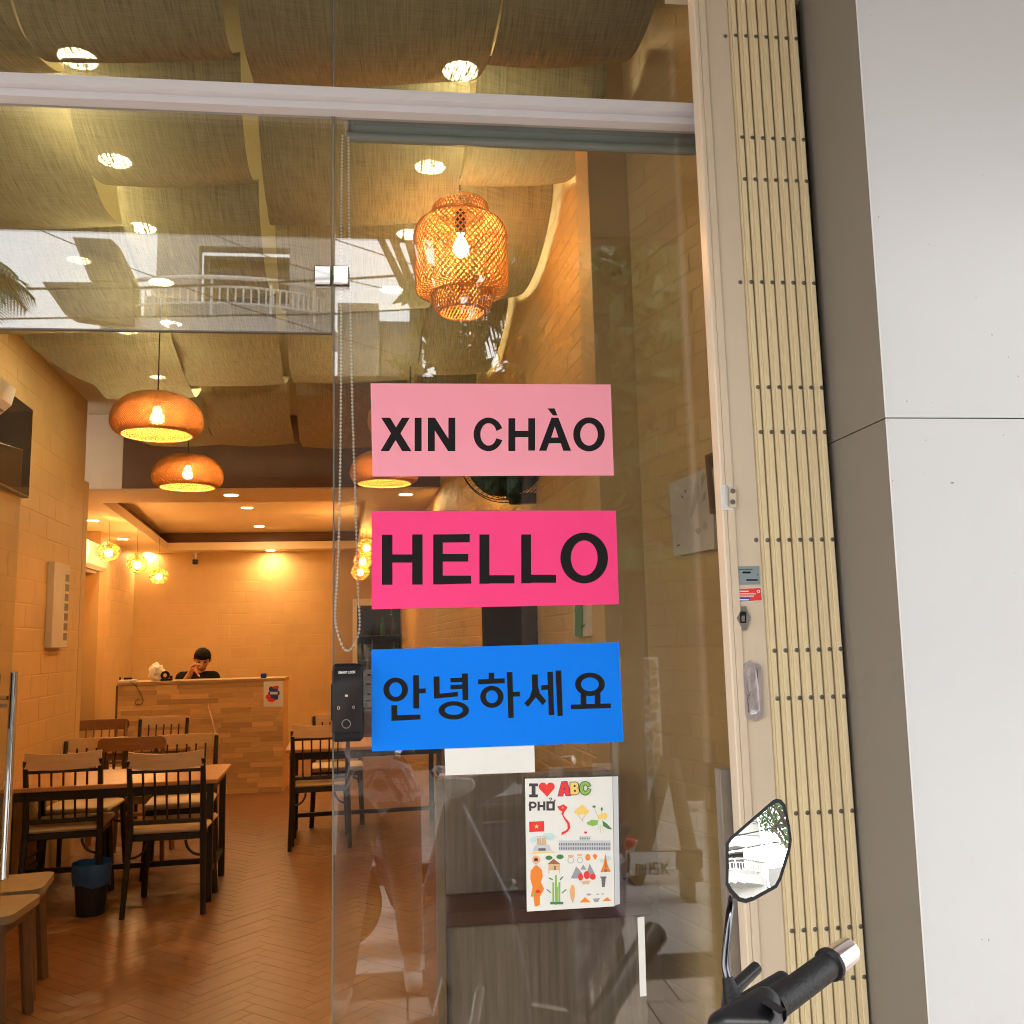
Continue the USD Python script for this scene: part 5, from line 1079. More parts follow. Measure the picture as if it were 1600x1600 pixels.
body = finish(chain(J, B_)+[m3.Manifold.batch_hull([msph(J['neck'][0], 0.05), msph(hc+Rh @ np.array([0, 0.03, -0.05]), 0.05)])]+hd_+ph_+ph2, 0.014, 5)
pc_ = T('person', 'person in a black shirt behind the counter, head bowed, hand raised holding a pen', 'person', (hc[0], YP, FL))
P(pc_, 'body', body, 'skin', True, w=True)
P(pc_, 'hair', hair_, 'hair', True, w=True)
P(pc_, 'eye', eyes_[0], 'ink', True, w=True); P(pc_, 'eye', eyes_[1], 'ink', True, w=True); P(pc_, 'eyebrow', brow_[0], 'hair', w=True); P(pc_, 'eyebrow', brow_[1], 'hair', w=True); P(pc_, 'mouth', mouth_, 'print_brown', w=True)
Js = {k: (a, b+0.013) for k, (a, b) in J.items()}; Js['sm'] = ((J['sl'][0]*0.45+J['el'][0]*0.55), 0.062); Js['sn'] = ((J['sr'][0]*0.45+J['er'][0]*0.55), 0.062); Js['neck0'] = (J['neck0'][0]-[0, 0, 0.02], 0.07)
P(pc_, 'shirt', finish(chain(Js, torso+[('sl', 'sm'), ('sr', 'sn')]), 0.03, 6), 'black_cloth', True, w=True)
P(pc_, 'trousers', finish(chain(Js, [('pel', 'hl', 'hr'), ('hl', 'kl'), ('kl', 'al'), ('hr', 'kr'), ('kr', 'ar')]), 0.04, 6), 'dark_cloth', True, w=True)
pen0, pen1 = cz(302.5, 1043, -0.25), cz(312, 1057.5, -0.29)
pe_ = T('pen', 'orange pen held in the hand of the person behind the counter', 'pen', pen0)
P(pe_, 'barrel', rod(pen0, pen0+(pen1-pen0)*0.82, 0.011, 10), 'orange', w=True); P(pe_, 'tip', rod(pen0+(pen1-pen0)*0.82, pen1, 0.010, 10, 0.004), 'print_yellow', w=True)

# the one taking the picture, seen only as a reflection
bp_ = np.array([-0.12, -2.46, 0.0])
K = {'neck': ((0, 0.02, 1.44), 0.05), 'neck0': ((0, 0, 1.39), 0.06), 'sl': ((-0.17, 0, 1.36), 0.058), 'sr': ((0.17, 0, 1.36), 0.058), 'chl': ((-0.09, 0, 1.22), 0.105), 'chr': ((0.09, 0, 1.22), 0.105), 'bell': ((0, 0.0, 1.05), 0.115),
     'hl': ((-0.085, 0, 0.90), 0.09), 'hr': ((0.085, 0, 0.90), 0.09), 'kl': ((-0.13, 0.10, 0.50), 0.06), 'kr': ((0.12, -0.06, 0.49), 0.06), 'al': ((-0.17, 0.02, 0.09), 0.042), 'ar': ((0.14, -0.24, 0.12), 0.042), 'tl': ((-0.19, 0.19, 0.035), 0.033), 'tr': ((0.15, -0.09, 0.035), 0.033),
     'el': ((-0.20, 0.14, 1.17), 0.043), 'er': ((0.21, 0.13, 1.17), 0.043), 'wl': ((-0.03, 0.335, 1.47), 0.028), 'wr': ((0.15, 0.335, 1.47), 0.028)}
K = {k: (np.array(a)+bp_, b) for k, (a, b) in K.items()}
tors2 = [('sl', 'sr', 'neck0'), ('sl', 'chl', 'bell'), ('sr', 'chr', 'bell'), ('chl', 'chr', 'bell'), ('bell', 'hl', 'hr'), ('sl', 'sr', 'chl', 'chr')]
hc2 = bp_+[0, 0.05, 1.565]; R2 = rotm(6, 180, 0)
h2, hair2, eyes2, brow2, mouth2 = head_parts(hc2, R2)
hnd = hand_bones(K['wl'][0], (0.9, 0.2, 0), (0.15, 0.15, 1), (0.4, -0.8, 0.1), 0.5)+hand_bones(K['wr'][0], (-0.9, 0.2, 0), (-0.15, 0.15, 1), (-0.4, -0.8, 0.1), 0.5)
b2 = finish(chain(K, tors2+[('neck0', 'neck'), ('sl', 'el'), ('el', 'wl'), ('sr', 'er'), ('er', 'wr'), ('hl', 'kl'), ('kl', 'al'), ('al', 'tl'), ('hr', 'kr'), ('kr', 'ar'), ('ar', 'tr')])+[m3.Manifold.batch_hull([msph(K['neck'][0], 0.05), msph(hc2-[0, 0.02, 0.05], 0.05)])]+h2+hnd, 0.016, 5)
pt = T('person', 'person standing on the pavement holding up a phone, seen only mirrored in the glass', 'person', bp_)
P(pt, 'body', b2, 'skin_pale', True, w=True); P(pt, 'hair', hair2, 'hair', True, w=True)
for e in eyes2: P(pt, 'eye', e, 'ink', True, w=True)
for e in brow2: P(pt, 'eyebrow', e, 'hair', w=True)
P(pt, 'mouth', mouth2, 'print_brown', w=True)
Ks = {k: (a, b+0.014) for k, (a, b) in K.items()}; Ks['sm'] = (K['sl'][0]*0.45+K['el'][0]*0.55, 0.06); Ks['sn'] = (K['sr'][0]*0.45+K['er'][0]*0.55, 0.06); Ks['neck0'] = (K['neck0'][0]-[0, 0, 0.02], 0.066)
P(pt, 'shirt', finish(chain(Ks, tors2+[('sl', 'sm'), ('sr', 'sn')]), 0.03, 6), 'pale_cloth', True, w=True)
P(pt, 'trousers', finish(chain({**Ks, 'al': (K['al'][0]+[0, 0, 0.03], 0.056), 'ar': (K['ar'][0]+[0, 0, 0.03], 0.056)}, [('bell', 'hl', 'hr'), ('hl', 'kl'), ('hr', 'kr'), ('kl', 'al'), ('kr', 'ar')]), 0.03, 6), 'shorts_cloth', True, w=True)
for a, b in (('al', 'tl'), ('ar', 'tr')):
    P(pt, 'shoe', finish([m3.Manifold.batch_hull([msph(K[a][0]-[0, 0.02, 0.04], 0.046), msph(K[b][0], 0.042)])], 0.02, 4), 'shoe', True, w=True)
S('phone', cb(bp_[0]-0.02, bp_[0]+0.14, -2.062, -2.053, 1.53, 1.62, 0.004), 'black_gloss', 'phone held up sideways by the person on the pavement', 'phone')

# ------------------------------------------------------------------ scooter
ge, gr = hd(1322, 1488, 1.15), hd(1206, 1574, 1.05)
rv = ge-gr; rv[2] = 0; rv /= np.linalg.norm(rv); hv = np.array([-rv[1], rv[0], 0.0])
sc_c = gr-rv*0.20; sc_c[2] = 0; SRZ = math.degrees(math.atan2(rv[1], rv[0]))
gz = gr[2]
sct = T('scooter', 'dark scooter whose right handlebar and mirror rise at the lower right before the cream gate', 'scooter', sc_c)
def L(x, y, z): return sc_c+rv*x+hv*y+np.array([0, 0, z])
def LM(m):
    m = asmesh(m).copy(); X = np.eye(4); X[:3, 0], X[:3, 1], X[:3, 3] = rv, hv, sc_c; m.apply_transform(X); return m
gd = (ge-gr)/np.linalg.norm(ge-gr); Lg = np.linalg.norm(ge-gr)
def gpt(t): return gr+gd*t
gp = []
for i in range(46):
    t = Lg*0.78*i/45; r = 0.0148+(0.0006 if (i % 2 and 4 < i < 40) else 0.0)+(0.0036 if i > 42 else 0)+(0.003 if i < 2 else 0); gp.append((t, r))
P(sct, 'grip', tube([gpt(t) for t, _ in gp], [r for _, r in gp], 24), 'grip_rubber', 35, w=True)
P(sct, 'bar_end', tube([gpt(Lg*0.79), gpt(Lg*0.80), gpt(Lg*1.02), gpt(Lg*1.045), gpt(Lg*1.05)], [0.0152, 0.016, 0.0152, 0.0142, 0.011], 26), 'bar_metal', 35, w=True)
sb = [gr-gd*0.075+hv*0.0, gr+gd*0.004]
hull_ = lambda pts: trimesh.convex.convex_hull(np.vstack([ball(p, r, 2).vertices for p, r in pts]))
P(sct, 'switch_case', hull_([(gr-gd*0.078+hv*0.006-[0, 0, 0.012], 0.016), (gr-gd*0.078+hv*0.006+[0, 0, 0.010], 0.016), (gr-gd*0.012-[0, 0, 0.010], 0.018), (gr-gd*0.012+[0, 0, 0.008], 0.017), (gr-gd*0.045-hv*0.02+[0, 0, 0.004], 0.014)]), 'black_plastic', 30, w=True)
tocam = EYE-gr; tocam /= np.linalg.norm(tocam)
bq = hp(1206, 1565, gr-gd*0.043+tocam*0.030, tocam); xa_ = np.cross(gd, tocam); xa_ /= np.linalg.norm(xa_); ga = gd-tocam*np.dot(gd, tocam); ga /= np.linalg.norm(ga)
def onface(pts): return [hp(a, b, bq, tocam) for a, b in pts]
q = np.array(onface([(1189, 1566), (1198, 1558), (1228, 1577), (1219, 1585)])); P(sct, 'stop_switch', trimesh.convex.convex_hull(np.vstack([q+tocam*0.004, q-tocam*0.02])), 'black_gloss', w=True)
lv0 = gr-gd*0.03+hv*0.035
P(sct, 'brake_lever', tube([lv0-[0, 0, 0.005], lv0+gd*0.03+hv*0.02, lv0+gd*0.09+hv*0.025+[0, 0, 0.004]], [0.009, 0.008, 0.007], 10), 'black_plastic', 40, w=True)
k0 = hd(1222, 1532, 1.10); P(sct, 'lever_knob', hull_([(k0, 0.010), (k0-[0, 0, 0.02]-gd*0.012, 0.010), (gr-gd*0.02+hv*0.03, 0.010)]), 'black_plastic', 30, w=True)
# mirror
cM = hd(1185, 1330, 1.10); tc_ = EYE-cM; tc_ /= np.linalg.norm(tc_)
want = np.array([-0.13, -0.85, 0.50]); want /= np.linalg.norm(want); nM = tc_+want; nM /= np.linalg.norm(nM)
outer = [(1207, 1251), (1213, 1248.5), (1220, 1250), (1227, 1258), (1234, 1290), (1237, 1313), (1235, 1328), (1221, 1374), (1214, 1387), (1178, 1407), (1166, 1411), (1153, 1408), (1139, 1393), (1133.5, 1382), (1134, 1318), (1140, 1309)]
vM = np.cross(nM, (0, 0, 1.0)); vM /= np.linalg.norm(vM); wM = np.cross(vM, nM)
loc2 = lambda a, b: (np.dot(hp(a, b, cM, nM)-cM, vM), np.dot(hp(a, b, cM, nM)-cM, wM))
poM = Polygon([loc2(*p) for p in outer]).buffer(0.004).buffer(-0.004)
inM = poM.buffer(-0.0042)
mc = P(sct, 'mirror_case', [frame_plate(poM.difference(inM), cM-nM*0.002, vM, wM, 0.0045) if np.dot(np.cross(vM, wM), nM) > 0 else frame_plate(poM.difference(inM), cM+nM*0.0025, vM, wM, 0.0045),
     trimesh.convex.convex_hull(np.vstack([[cM+vM*a+wM*b-nM*0.0022 for a, b in poM.exterior.coords], [cM+vM*a*0.8+wM*b*0.8-nM*0.018 for a, b in poM.exterior.coords], [cM+vM*a*0.45+wM*b*0.45-nM*0.028 for a, b in poM.exterior.coords]]))], 'black_plastic', w=True)
sgn = 1 if np.dot(np.cross(vM, wM), nM) > 0 else -1
mo = np.array(shapely.segmentize(inM.buffer(0.0008).exterior, 0.006).coords)[:-1]; mc0 = mo.mean(0); nr_ = 14; vv = []      # slightly domed glass, as driving mirrors are
for k in range(nr_+1):
    for q in mc0+(mo-mc0)*(k/nr_): vv.append(cM+vM*q[0]+wM*q[1]+nM*(0.0036-((q-mc0)**2).sum()/(2*1.2)))
nq = len(mo); ff = [f for k in range(nr_) for j in range(nq) for f in ((k*nq+j, (k+1)*nq+j, (k+1)*nq+(j+1) % nq), (k*nq+j, (k+1)*nq+(j+1) % nq, k*nq+(j+1) % nq))]
gm = trimesh.Trimesh(np.array(vv), np.array(ff), process=False); gm.merge_vertices()
if np.dot(gm.face_normals.mean(0), nM) < 0: gm.invert()
P(mc, 'mirror_glass', gm, 'mirror', True, w=True)
mb_ = hd(1144, 1402, 1.115)
stem = [hd(1153, 1590, 1.06), hd(1141, 1545, 1.065), hd(1135, 1520, 1.07), hd(1133, 1500, 1.075), hd(1137, 1455, 1.085), hd(1141, 1418, 1.10), mb_-nM*0.012]
st_p = CubicSpline(np.linspace(0, 1, 7), np.array(stem))(np.linspace(0, 1, 30))
P(sct, 'mirror_stem', tube(st_p, 0.0042, 12), 'chrome_black', True, w=True)
P(sct, 'rubber_boot', tube([st_p[0], st_p[2], st_p[4], st_p[8]], [0.012, 0.0105, 0.009, 0.006], 14), 'grip_rubber', 40, w=True)
P(sct, 'mirror_joint', hull_([(stem[0]-[0, 0, 0.004], 0.014), (stem[0]-[0, 0, 0.03], 0.012)]), 'black_plastic', 40, w=True)
# cowl and body (below the frame)
P(sct, 'handlebar_cover', LM(hull_([((0, 0.06, gz-0.085), 0.055), ((0, -0.02, gz-0.075), 0.045), ((0.09, 0.0, gz-0.06), 0.034), ((-0.09, 0.0, gz-0.06), 0.034), ((0.14, 0.0, gz-0.035), 0.022), ((-0.14, 0.0, gz-0.035), 0.022)])), 'purple_gloss', 40, w=True)
P(sct, 'headlight', LM(hull_([((-0.05, 0.115, gz-0.05), 0.02), ((0.05, 0.115, gz-0.05), 0.02), ((0, 0.12, gz-0.08), 0.02)])), 'sleeve_lens', 40, w=True)
P(sct, 'grip', LM(tube([(-0.19, -0.005, gz-0.003), (-0.31, -0.06, gz+0.01)], 0.0168, 20)), 'grip_rubber', 40, w=True)
P(sct, 'bar_end', LM(tube([(-0.311, -0.0604, gz+0.01), (-0.345, -0.076, gz+0.013)], 0.016, 20)), 'bar_metal', 40, w=True)
P(sct, 'brake_lever', LM(tube([(-0.16, 0.03, gz-0.01), (-0.22, 0.05, gz), (-0.29, 0.03, gz+0.01)], 0.007, 8)), 'black_plastic', 40, w=True)
P(sct, 'front_shield', LM(hull_([((-0.13, 0.06, 0.80), 0.03), ((0.13, 0.06, 0.80), 0.03), ((0.0, 0.12, gz-0.13), 0.04), ((-0.16, 0.0, 0.5), 0.03), ((0.16, 0.0, 0.5), 0.03), ((-0.13, -0.04, 0.28), 0.03), ((0.13, -0.04, 0.28), 0.03), ((0, 0.12, 0.62), 0.03)])), 'purple_gloss', 40, w=True)
P(sct, 'steering_column', LM(rod((0, 0.03, 0.45), (0, -0.0, gz-0.03), 0.03, 12)), 'black_plastic', 40, w=True)
P(sct, 'fork', LM([rod((s*0.075, 0.26, 0.24), (s*0.06, 0.05, 0.62), 0.017, 10) for s in (-1, 1)]), 'steel', 40, w=True)
def wheel(y):
    t_ = move(asmesh(torus(0.20, 0, 0.052, 40)), (0, 0, 0)); t_ = tube([(0.20*math.cos(a), 0.20*math.sin(a), 0) for a in np.linspace(0, 2*PI, 40, endpoint=False)], 0.048, 12, closed=True)
    w_ = P(sct, 'wheel', LM(move(t_, (0, y, 0.248), ry=90)), 'tyre', True, w=True)
    P(w_, 'rim', LM(move(asmesh([lathe([(0.145, -0.03), (0.16, -0.03), (0.16, 0.03), (0.145, 0.03), (0.145, -0.03)], 32), lathe([(0, -0.035), (0.04, -0.035), (0.04, 0.035), (0, 0.035)], 20)]+[bar((0.035*math.cos(a), 0.035*math.sin(a), 0), (0.15*math.cos(a), 0.15*math.sin(a), 0), 0.02, 0.025) for a in np.arange(5)*2*PI/5]), (0, y, 0.248), ry=90)), 'steel', 40, w=True)
wheel(0.30); wheel(-0.98)
fd = sheet(lambda u, v: ((u-0.5)*0.14, 0.30+0.265*math.cos(0.5+2.0*v), 0.248+0.265*math.sin(0.5+2.0*v)-0.02*(2*u-1)**2), 8, 16)
P(sct, 'fender', LM(fd), 'purple_gloss', True, w=True)
P(sct, 'floorboard', LM(hull_([((-0.15, -0.05, 0.27), 0.025), ((0.15, -0.05, 0.27), 0.025), ((-0.15, -0.45, 0.27), 0.025), ((0.15, -0.45, 0.27), 0.025)])), 'black_plastic', 40, w=True)
P(sct, 'side_body', LM(hull_([((-0.11, -0.45, 0.35), 0.04), ((0.11, -0.45, 0.35), 0.04), ((-0.10, -0.47, 0.66), 0.04), ((0.10, -0.47, 0.66), 0.04), ((-0.13, -0.85, 0.50), 0.05), ((0.13, -0.85, 0.50), 0.05), ((0, -1.25, 0.70), 0.05), ((-0.09, -1.0, 0.68), 0.05), ((0.09, -1.0, 0.68), 0.05)])), 'purple_gloss', 40, w=True)
P(sct, 'seat', LM(hull_([((-0.06, -0.46, 0.75), 0.04), ((0.06, -0.46, 0.75), 0.04), ((-0.11, -0.75, 0.76), 0.045), ((0.11, -0.75, 0.76), 0.045), ((-0.08, -1.12, 0.80), 0.045), ((0.08, -1.12, 0.80), 0.045)])), 'black_plastic', 40, w=True)
P(sct, 'tail_light', LM(hull_([((-0.06, -1.30, 0.70), 0.018), ((0.06, -1.30, 0.70), 0.018), ((0, -1.31, 0.66), 0.018)])), 'print_red', 40, w=True)
P(sct, 'exhaust', LM(tube([(0.14, -0.55, 0.22), (0.15, -0.75, 0.24), (0.16, -1.25, 0.34)], [0.025, 0.045, 0.055], 14)), 'black_plastic', 40, w=True)
P(sct, 'side_stand', LM(rod((-0.12, -0.5, 0.25), (-0.22, -0.42, 0.01), 0.012, 8)), 'steel', w=True)
q = mir(770, 1300, -3.9)
dup(sct, 'second dark scooter parked by the kerb, seen only mirrored in the glass', (q[0]-0.62, -3.55, -0.11), 62, cat='scooter')

dup(sct, 'added third dark scooter on the pavement at the right, darkening the reflection near the gate', (1.75, -2.05, 0), -20, cat='scooter')  # unseen scooter added to darken the bright road mirrored near the gate
# ------------------------------------------------------------------ the street behind (seen in the glass and the mirror)
pv = T('pavement', None, None, (0, -1.3, 0), kind='structure')
P(pv, 'base', bx(-12, 12, -2.5, -0.056, -0.3, -0.012), 'paver_joint', w=True)
for j in range(9):
    for i in range(-8, 8):
        w_, h_ = 0.30, 0.262; x = i*w_+(0.15 if j % 2 else 0); y = -2.49+j*h_
        P(pv, 'paver', bx(x+0.004, x+w_-0.004, y+0.004, y+h_-0.004, -0.0118, -0.001+RNG.uniform(-0.0015, 0.0015)), 'paver', w=True)
P(pv, 'paver', [bx(i*0.3+0.004, i*0.3+0.296, -2.49+j*0.262, -2.49+j*0.262+0.254, -0.0118, -0.001) for j in range(9) for i in list(range(-30, -8))+list(range(9, 30))], 'paver', w=True, kind='stuff')
P(pv, 'gutter_cover', bx(-12, 12, -2.83, -2.501, -0.3, -0.006), 'shop_dark', w=True)
P(pv, 'kerb', bx(-12, 12, -3.0, -2.831, -0.3, 0.0), 'kerb', w=True)
S('ground', bx(-90, 90, -120, 60, -0.6, -0.301), 'asphalt', kind='structure')
S('road', bx(-40, 40, -8.0, -3.001, -0.3, -0.11), 'asphalt', kind='structure')
S('opposite_pavement', bx(-40, 40, -11.0, -8.001, -0.3, 0.0), 'kerb', kind='structure')
YO = -10.0
MX = lambda px, y=YO: mir(px, 450, y)[0]
MZ = lambda py, y=YO, px=400: mir(px, py, y)[2]
bh_ = T('house', 'pale house across the street with a curved white balcony, mirrored in the transom', 'house', (MX(390), YO, 0))
xa, xb = MX(250), MX(523); zb0, zb1 = MZ(517), 9.0
wx0, wx1, wz0, wz1 = MX(315), MX(455), MZ(482), MZ(396)
wall = sbox(xa, zb0-0.6, xb, zb1).difference(sbox(wx0, wz0, wx1, wz1))
mm = plate(wall, YO, 0.2); mm.vertices[:, 1] = 2*YO-0.2-mm.vertices[:, 1]-(-0.2); mm.invert(); P(bh_, 'upper_wall', mm, 'render_grey', w=True)
P(bh_, 'lower_wall', bx(xa-3, xb+1.5, YO-0.4, YO-0.002, 0, zb0-0.6), 'shop_dark', w=True)
wn = P(bh_, 'window', [bx(wx0, wx0+0.06, YO-0.15, YO-0.1, wz0, wz1), bx(wx1-0.06, wx1, YO-0.15, YO-0.1, wz0, wz1), bx(wx0+0.061, wx1-0.061, YO-0.15, YO-0.1, wz1-0.06, wz1), bx((wx0+wx1)/2-0.03, (wx0+wx1)/2+0.03, YO-0.15, YO-0.1, wz0, wz1-0.061)], 'render_dark', w=True)
P(wn, 'pane', bx(wx0+0.06, wx1-0.06, YO-0.18, YO-0.16, wz0, wz1), 'screen_dark', w=True)
KB = 0.42; rb = (MX(520)-MX(172))/2; cxb = MX(346)
bal = lambda a, r=0.0: (cxb+(rb+r)*math.sin(a), YO+(rb+r)*KB*math.cos(a))
YBF = YO+rb*KB
zr0, zr1 = MZ(474, YBF), MZ(434, YBF)
aa = np.linspace(-PI/2, PI/2, 25)
slab = Polygon([bal(a, 0.08) for a in aa]); m = trimesh.creation.extrude_polygon(slab, 0.25, engine='earcut'); m.apply_translation((0, 0, zr0-0.42)); P(bh_, 'balcony_slab', m, 'render_white', w=True)
P(bh_, 'balcony_rail', [tube([(*bal(a), z) for a in aa], r, 6) for z, r in ((zr1, 0.028), (zr1-0.12, 0.016), (zr0, 0.016))], 'white_plastic', w=True)
for a in np.linspace(-PI/2, PI/2, 47): P(bh_, 'baluster', rod((*bal(a), zr0), (*bal(a), zr1-0.12), 0.012, 5), 'white_plastic', w=True)
for a in np.linspace(-PI/2, PI/2, 7): P(bh_, 'rail_post', rod((*bal(a), zr0-0.17), (*bal(a), zr1), 0.018, 5), 'white_plastic', w=True)
for nm, pts, lab in (('roof_slab', [(113, 370), (173, 373), (206, 440), (140, 437)], 'upper'), ('roof_slab', [(65, 440), (206, 441), (206, 508), (102, 492)], 'lower')):
    q = np.array([mir(a, b, YO+0.6) for a, b in pts]); P(bh_, nm, trimesh.convex.convex_hull(np.vstack([q, q+[0, -0.4, 0.05]])), 'render_dark', w=True)  # neighbour side walls built as slabs, their shade put into a dark colour
P(bh_, 'side_wing', bx(MX(205), xa-0.002, YO-1.5, YO-0.6, zb0-0.6, MZ(440)), 'render_white', w=True)
nb_ = T('house', 'low flat-roofed house across the street right of the balcony house', 'house', (MX(600), YO, 0))
P(nb_, 'wall', bx(xb+0.002, MX(590), YO-4, YO-0.5, zb0-0.6, MZ(449)), 'render_grey', w=True)
P(nb_, 'wall', bx(MX(590)+0.002, MX(640), YO-4, YO-0.8, zb0-0.6, MZ(466)), 'render_grey', w=True)
P(nb_, 'wall', bx(MX(640)+0.002, MX(660), YO-4, YO-0.5, zb0-0.6, MZ(455)), 'render_dark', w=True)
P(nb_, 'lower_wall', bx(xb+1.502, 14, YO-4, YO-0.002, 0, zb0-0.602), 'shop_dark', w=True)
aw = T('house', 'dark shop row across the street at the far left, mirrored low in the glass', 'house', (-12, YO, 0)); P(aw, 'wall', bx(-24, xa-3.002, YO-4, YO, 0, 3.6), 'shop_dark', w=True); P(aw, 'awning', bx(-24, xa-3.002, YO+0.001, YO+1.2, 2.9, 3.05), 'render_dark', w=True)
# rubble stone pier
ys_ = -8.6
sx0, sx1 = mir(966, 1100, ys_)[0], mir(1032, 1100, ys_)[0]; sz1 = mir(1000, 1028, ys_)[2]
pr_ = T('stone_pier', 'rubble stone pier with pale joints across the road, mirrored right of the blue sign', 'pier', ((sx0+sx1)/2, ys_, 0))
P(pr_, 'pier_core', bx(sx0, sx1, ys_-0.4, ys_, 0, sz1), 'stone_joint', w=True)
rg = np.random.RandomState(4); pts = np.stack([rg.uniform(sx0-0.1, sx1+0.1, 60), rg.uniform(-0.1, sz1+0.1, 60)], 1)
vor = shapely.voronoi_polygons(shapely.MultiPoint(pts)); lim = sbox(sx0+0.01, 0.01, sx1-0.01, sz1-0.01)
for g in vor.geoms:
    g = g.intersection(lim).buffer(-0.025).buffer(0.008)
    if g.is_empty or g.area < 0.002 or g.geom_type != 'Polygon': continue
    m = plate(g, 0, 0.02); v = m.vertices.copy(); v[:, 1] = ys_+0.02+v[:, 1]+0.0; P(pr_, 'stone', trimesh.Trimesh(v, m.faces, process=False), 'stone', w=True)
# low barrier with lettering
yb2 = -4.1
q0_, q1_ = mir(470, 1369, yb2), mir(1098, 1331, yb2)
zl, zh = mir(760, 1376, yb2)[2], mir(760, 1347, yb2)[2]
lbx = T('low_barrier', 'low black barrier board with a white lettered panel, mirrored near the ground', 'barrier', ((q0_[0]+q1_[0])/2, yb2, -0.11))
P(lbx, 'board', bx(q0_[0], q1_[0], yb2-0.05, yb2, zl, zh), 'black_plastic', w=True)
for x in np.linspace(q0_[0]+0.1, q1_[0]-0.1, 5): P(lbx, 'foot', bx(x-0.03, x+0.03, yb2-0.12, yb2+0.04, -0.109, zl-0.001), 'black_plastic', w=True)
def mplate(poly, y, th, ox, oy, s):
    pl_ = shapely.transform(poly, lambda a: np.array([mir(ox+k[0]*s, oy+k[1]*s, y)[[0, 2]] for k in a]))
    m = plate(pl_, 0, th); v = m.vertices.copy(); v[:, 1] = y+th+v[:, 1]; return trimesh.Trimesh(v, m.faces, process=False)
P(lbx, 'white_panel', mplate(Polygon([(118, 884), (310, 884), (310, 976), (118, 982)]), yb2+0.002, 0.004, 940, 1000, 0.375), 'paper_grey', w=True)
lt = unary_union([rc(143, 935, 150, 986), rc(157, 938, 163, 984), rc(150, 958, 157, 964), rc(168, 938, 174, 984), rc(182, 938, 188, 984), rc(168, 955, 188, 961), rc(168, 977, 188, 984)])
lt2 = unary_union([rc(200, 932, 207, 984), rc(207, 952, 213, 958), rc(216, 932, 240, 938), rc(216, 938, 222, 956), rc(216, 954, 240, 960), rc(234, 956, 240, 982), rc(216, 977, 240, 983)])
lt3 = unary_union([rc(250, 932, 257, 982), Polygon([(258, 953), (274, 930), (282, 930), (266, 956), (284, 982), (275, 982)])])
for l_ in (lt, lt2, lt3): P(lbx, 'letter', mplate(affinity.translate(l_, 0, -3), yb2+0.007, 0.003, 940, 1000, 0.375), 'ink', w=True)
# trees
def leafcloud(c, r, n, size, seed, mat_leaf=None):
    g = np.random.RandomState(seed); d = g.normal(size=(n, 3)); d /= np.linalg.norm(d, axis=1, keepdims=True)
    p = d*(g.uniform(0.25, 1, (n, 1))**0.45)*np.asarray(r)
    k = meshkit.fbm(p*0.9+seed, 3, seed); keep = k > 0.47; p = p[keep]+np.asarray(c); n = len(p)
    a = g.normal(size=(n, 3)); a /= np.linalg.norm(a, axis=1, keepdims=True); b = np.cross(a, g.normal(size=(n, 3))); b /= np.linalg.norm(b, axis=1, keepdims=True)
    s = size*g.uniform(0.6, 1.3, (n, 1)); v = np.stack([p-a*s, p+b*s*0.42, p+a*s, p-b*s*0.42], 1).reshape(-1, 3)
    f = np.arange(n)[:, None]*4+np.array([[0, 1, 2, 0, 2, 3]]); return trimesh.Trimesh(v, f.reshape(-1, 3), process=False)
def tree(lab, base, h, r, n, seed, lf=0.13):
    t = T('street_tree', lab, 'tree', base); base = np.array(base, float); g = random.Random(seed)
    top = base+[0.2, 0.1, h]
    P(t, 'trunk', [tube([base, base+[0.05, 0.03, h*0.35], base+[0.12, 0, h*0.62], top-[0, 0, r*0.5]], [0.16, 0.13, 0.10, 0.05], 9)]+[tube([base+[0.1, 0, h*0.55], base+np.array([g.uniform(-1, 1)*r*0.4, g.uniform(-1, 1)*r*0.4, h*0.8]), base+np.array([g.uniform(-1, 1)*r*0.8, g.uniform(-1, 1)*r*0.8, h*g.uniform(0.85, 1.05)])], [0.07, 0.05, 0.02], 6) for _ in range(7)], 'trunk', True, w=True)
    P(t, 'crown', leafcloud(top, (r, r, r*0.85), n, lf, seed), 'leaf', w=True, kind='stuff')
tree('leafy street tree mirrored at the upper right of the fixed glass', mir(900, 1180, -7.6)*[1, 1, 0], 4.5, 2.1, 17000, 3)
tree('second leafy street tree, mirrored toward the gate edge of the glass', mir(1075, 1180, -7.2)*[1, 1, 0], 4.3, 2.0, 15000, 5)
tree('tall fine-leaved street tree seen at the top of the scooter mirror', (0.5, -9.0, 0), 8.6, 2.3, 16000, 9, 0.075)
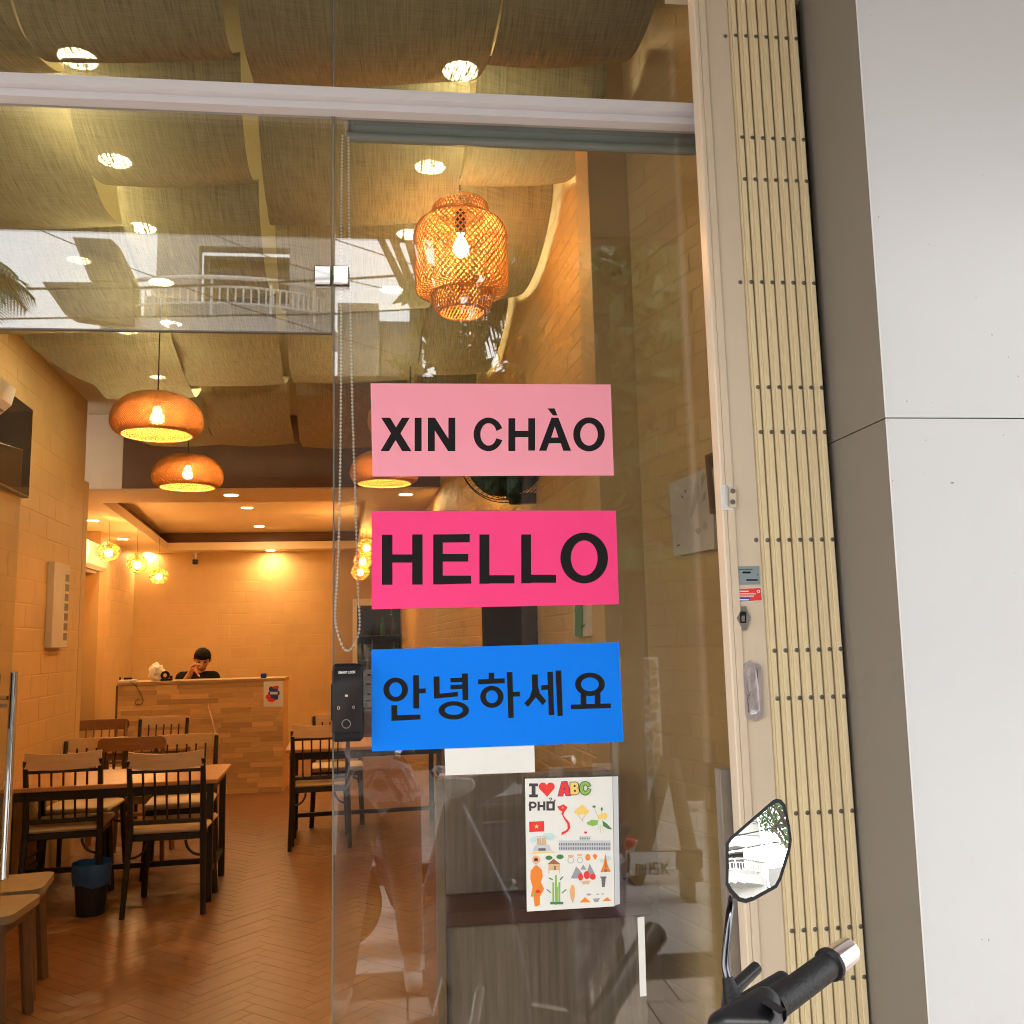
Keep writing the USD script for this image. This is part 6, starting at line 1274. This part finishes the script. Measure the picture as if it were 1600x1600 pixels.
def palm(lab, base, h, seed, n=15, LF=1.7):
    t = T('palm_tree', lab, 'tree', base); base = np.array(base, float); g = random.Random(seed); top = base+[0.1, 0, h]
    P(t, 'trunk', tube([base, base+[0.03, 0, h*0.5], top], [0.13, 0.10, 0.08], 10), 'trunk', True, w=True)
    for i in range(n):
        a = 2*PI*i/n+g.uniform(-0.2, 0.2); el = g.uniform(0.1, 1.1); u = np.array([math.cos(a), math.sin(a), 0]); o = []
        c = [top+u*LF*s*math.cos(el)+np.array([0, 0, LF*(s*math.sin(el)-0.75*s*s)]) for s in np.linspace(0, 1, 9)]
        o.append(tube(c, [0.018]*4+[0.012]*5, 4)); cs_ = CubicSpline(np.linspace(0, 1, 9), np.array(c)); sd_ = np.cross(u, (0, 0, 1))
        for s in np.linspace(0.18, 0.98, 17):
            q = cs_(s); d = cs_(min(s+0.03, 1))-cs_(s-0.03); d /= np.linalg.norm(d); Lf = 0.42*math.sin(PI*(0.2+0.75*s))
            for k in (-1, 1):
                e = q+(sd_*k*0.8+d*0.6+np.array([0, 0, -0.35]))*Lf; w_ = d*0.022
                o.append(trimesh.Trimesh([q-w_, q+w_, e], [(0, 1, 2)], process=False))
        P(t, 'frond', o, 'palm_leaf', w=True)
palm('palm mirrored beside the lantern', mir(835, 1180, -6.6)*[1, 1, 0], MZ(450, -6.6, 800), 2, 15, 0.9)
palm('palm mirrored at the far left edge of the transom', mir(-150, 1180, -6.0)*[1, 1, 0], MZ(440, -6.0, 0), 8, 15, 0.95)
palm('low palm mirrored right of the signs', mir(985, 1180, -5.6)*[1, 1, 0], MZ(900, -5.6, 985), 6, 13, 1.1)
# propped trunk poles
for i, (a, b, lab) in enumerate((((1043, 1185), (992, 1372), 'left slanting wooden prop pole mirrored right of the poster'), ((1050, 1185), (1088, 1400), 'right slanting wooden prop pole mirrored near the gate'))):
    pa_, pb_ = mir(*a, -4.6), mir(*b, -4.6); pb_[2] = -0.109
    S('prop_pole', tube([pa_, pa_*0.5+pb_*0.5, pb_], [0.05, 0.055, 0.06], 10), 'trunk', lab, 'pole', smooth=True)
# overhead wires
wl = [((-100, 452), (530, 436), -6.5, 0.013, 'thick overhead cable bundle mirrored across the transom'), ((60, 358), (360, 474), -6.8, 0.006, 'thin overhead wire slanting down before the mirrored balcony, upper left'), ((330, 365), (520, 432), -6.8, 0.006, 'thin overhead wire slanting over the mirrored window'),
      ((500, 366), (860, 474), -6.9, 0.007, 'overhead wire mirrored across the lantern'), ((520, 490), (830, 462), -6.4, 0.009, 'overhead cable mirrored under the lantern')]
for a, b, y, r, lab in wl:
    A_, B_2 = mir(*a, y), mir(*b, y); d = (B_2-A_); S('overhead_wire', tube([A_-d*2+[0, 0, 0.3], A_, (A_+B_2)/2-[0, 0, 0.03], B_2, B_2+d*2+[0, 0, 0.3]], r, 5), 'wire', lab, 'wire')
for k in range(4):
    S('overhead_wire', tube([(-9, -5.2-k*0.5, 5.4+k*0.55), (0, -5.4-k*0.5, 5.0+k*0.55), (9, -5.3-k*0.5, 5.5+k*0.5)], 0.006, 5), 'wire', ['lowest', 'second lowest', 'third', 'highest'][k]+' of the wires strung over the near side of the road', 'wire')
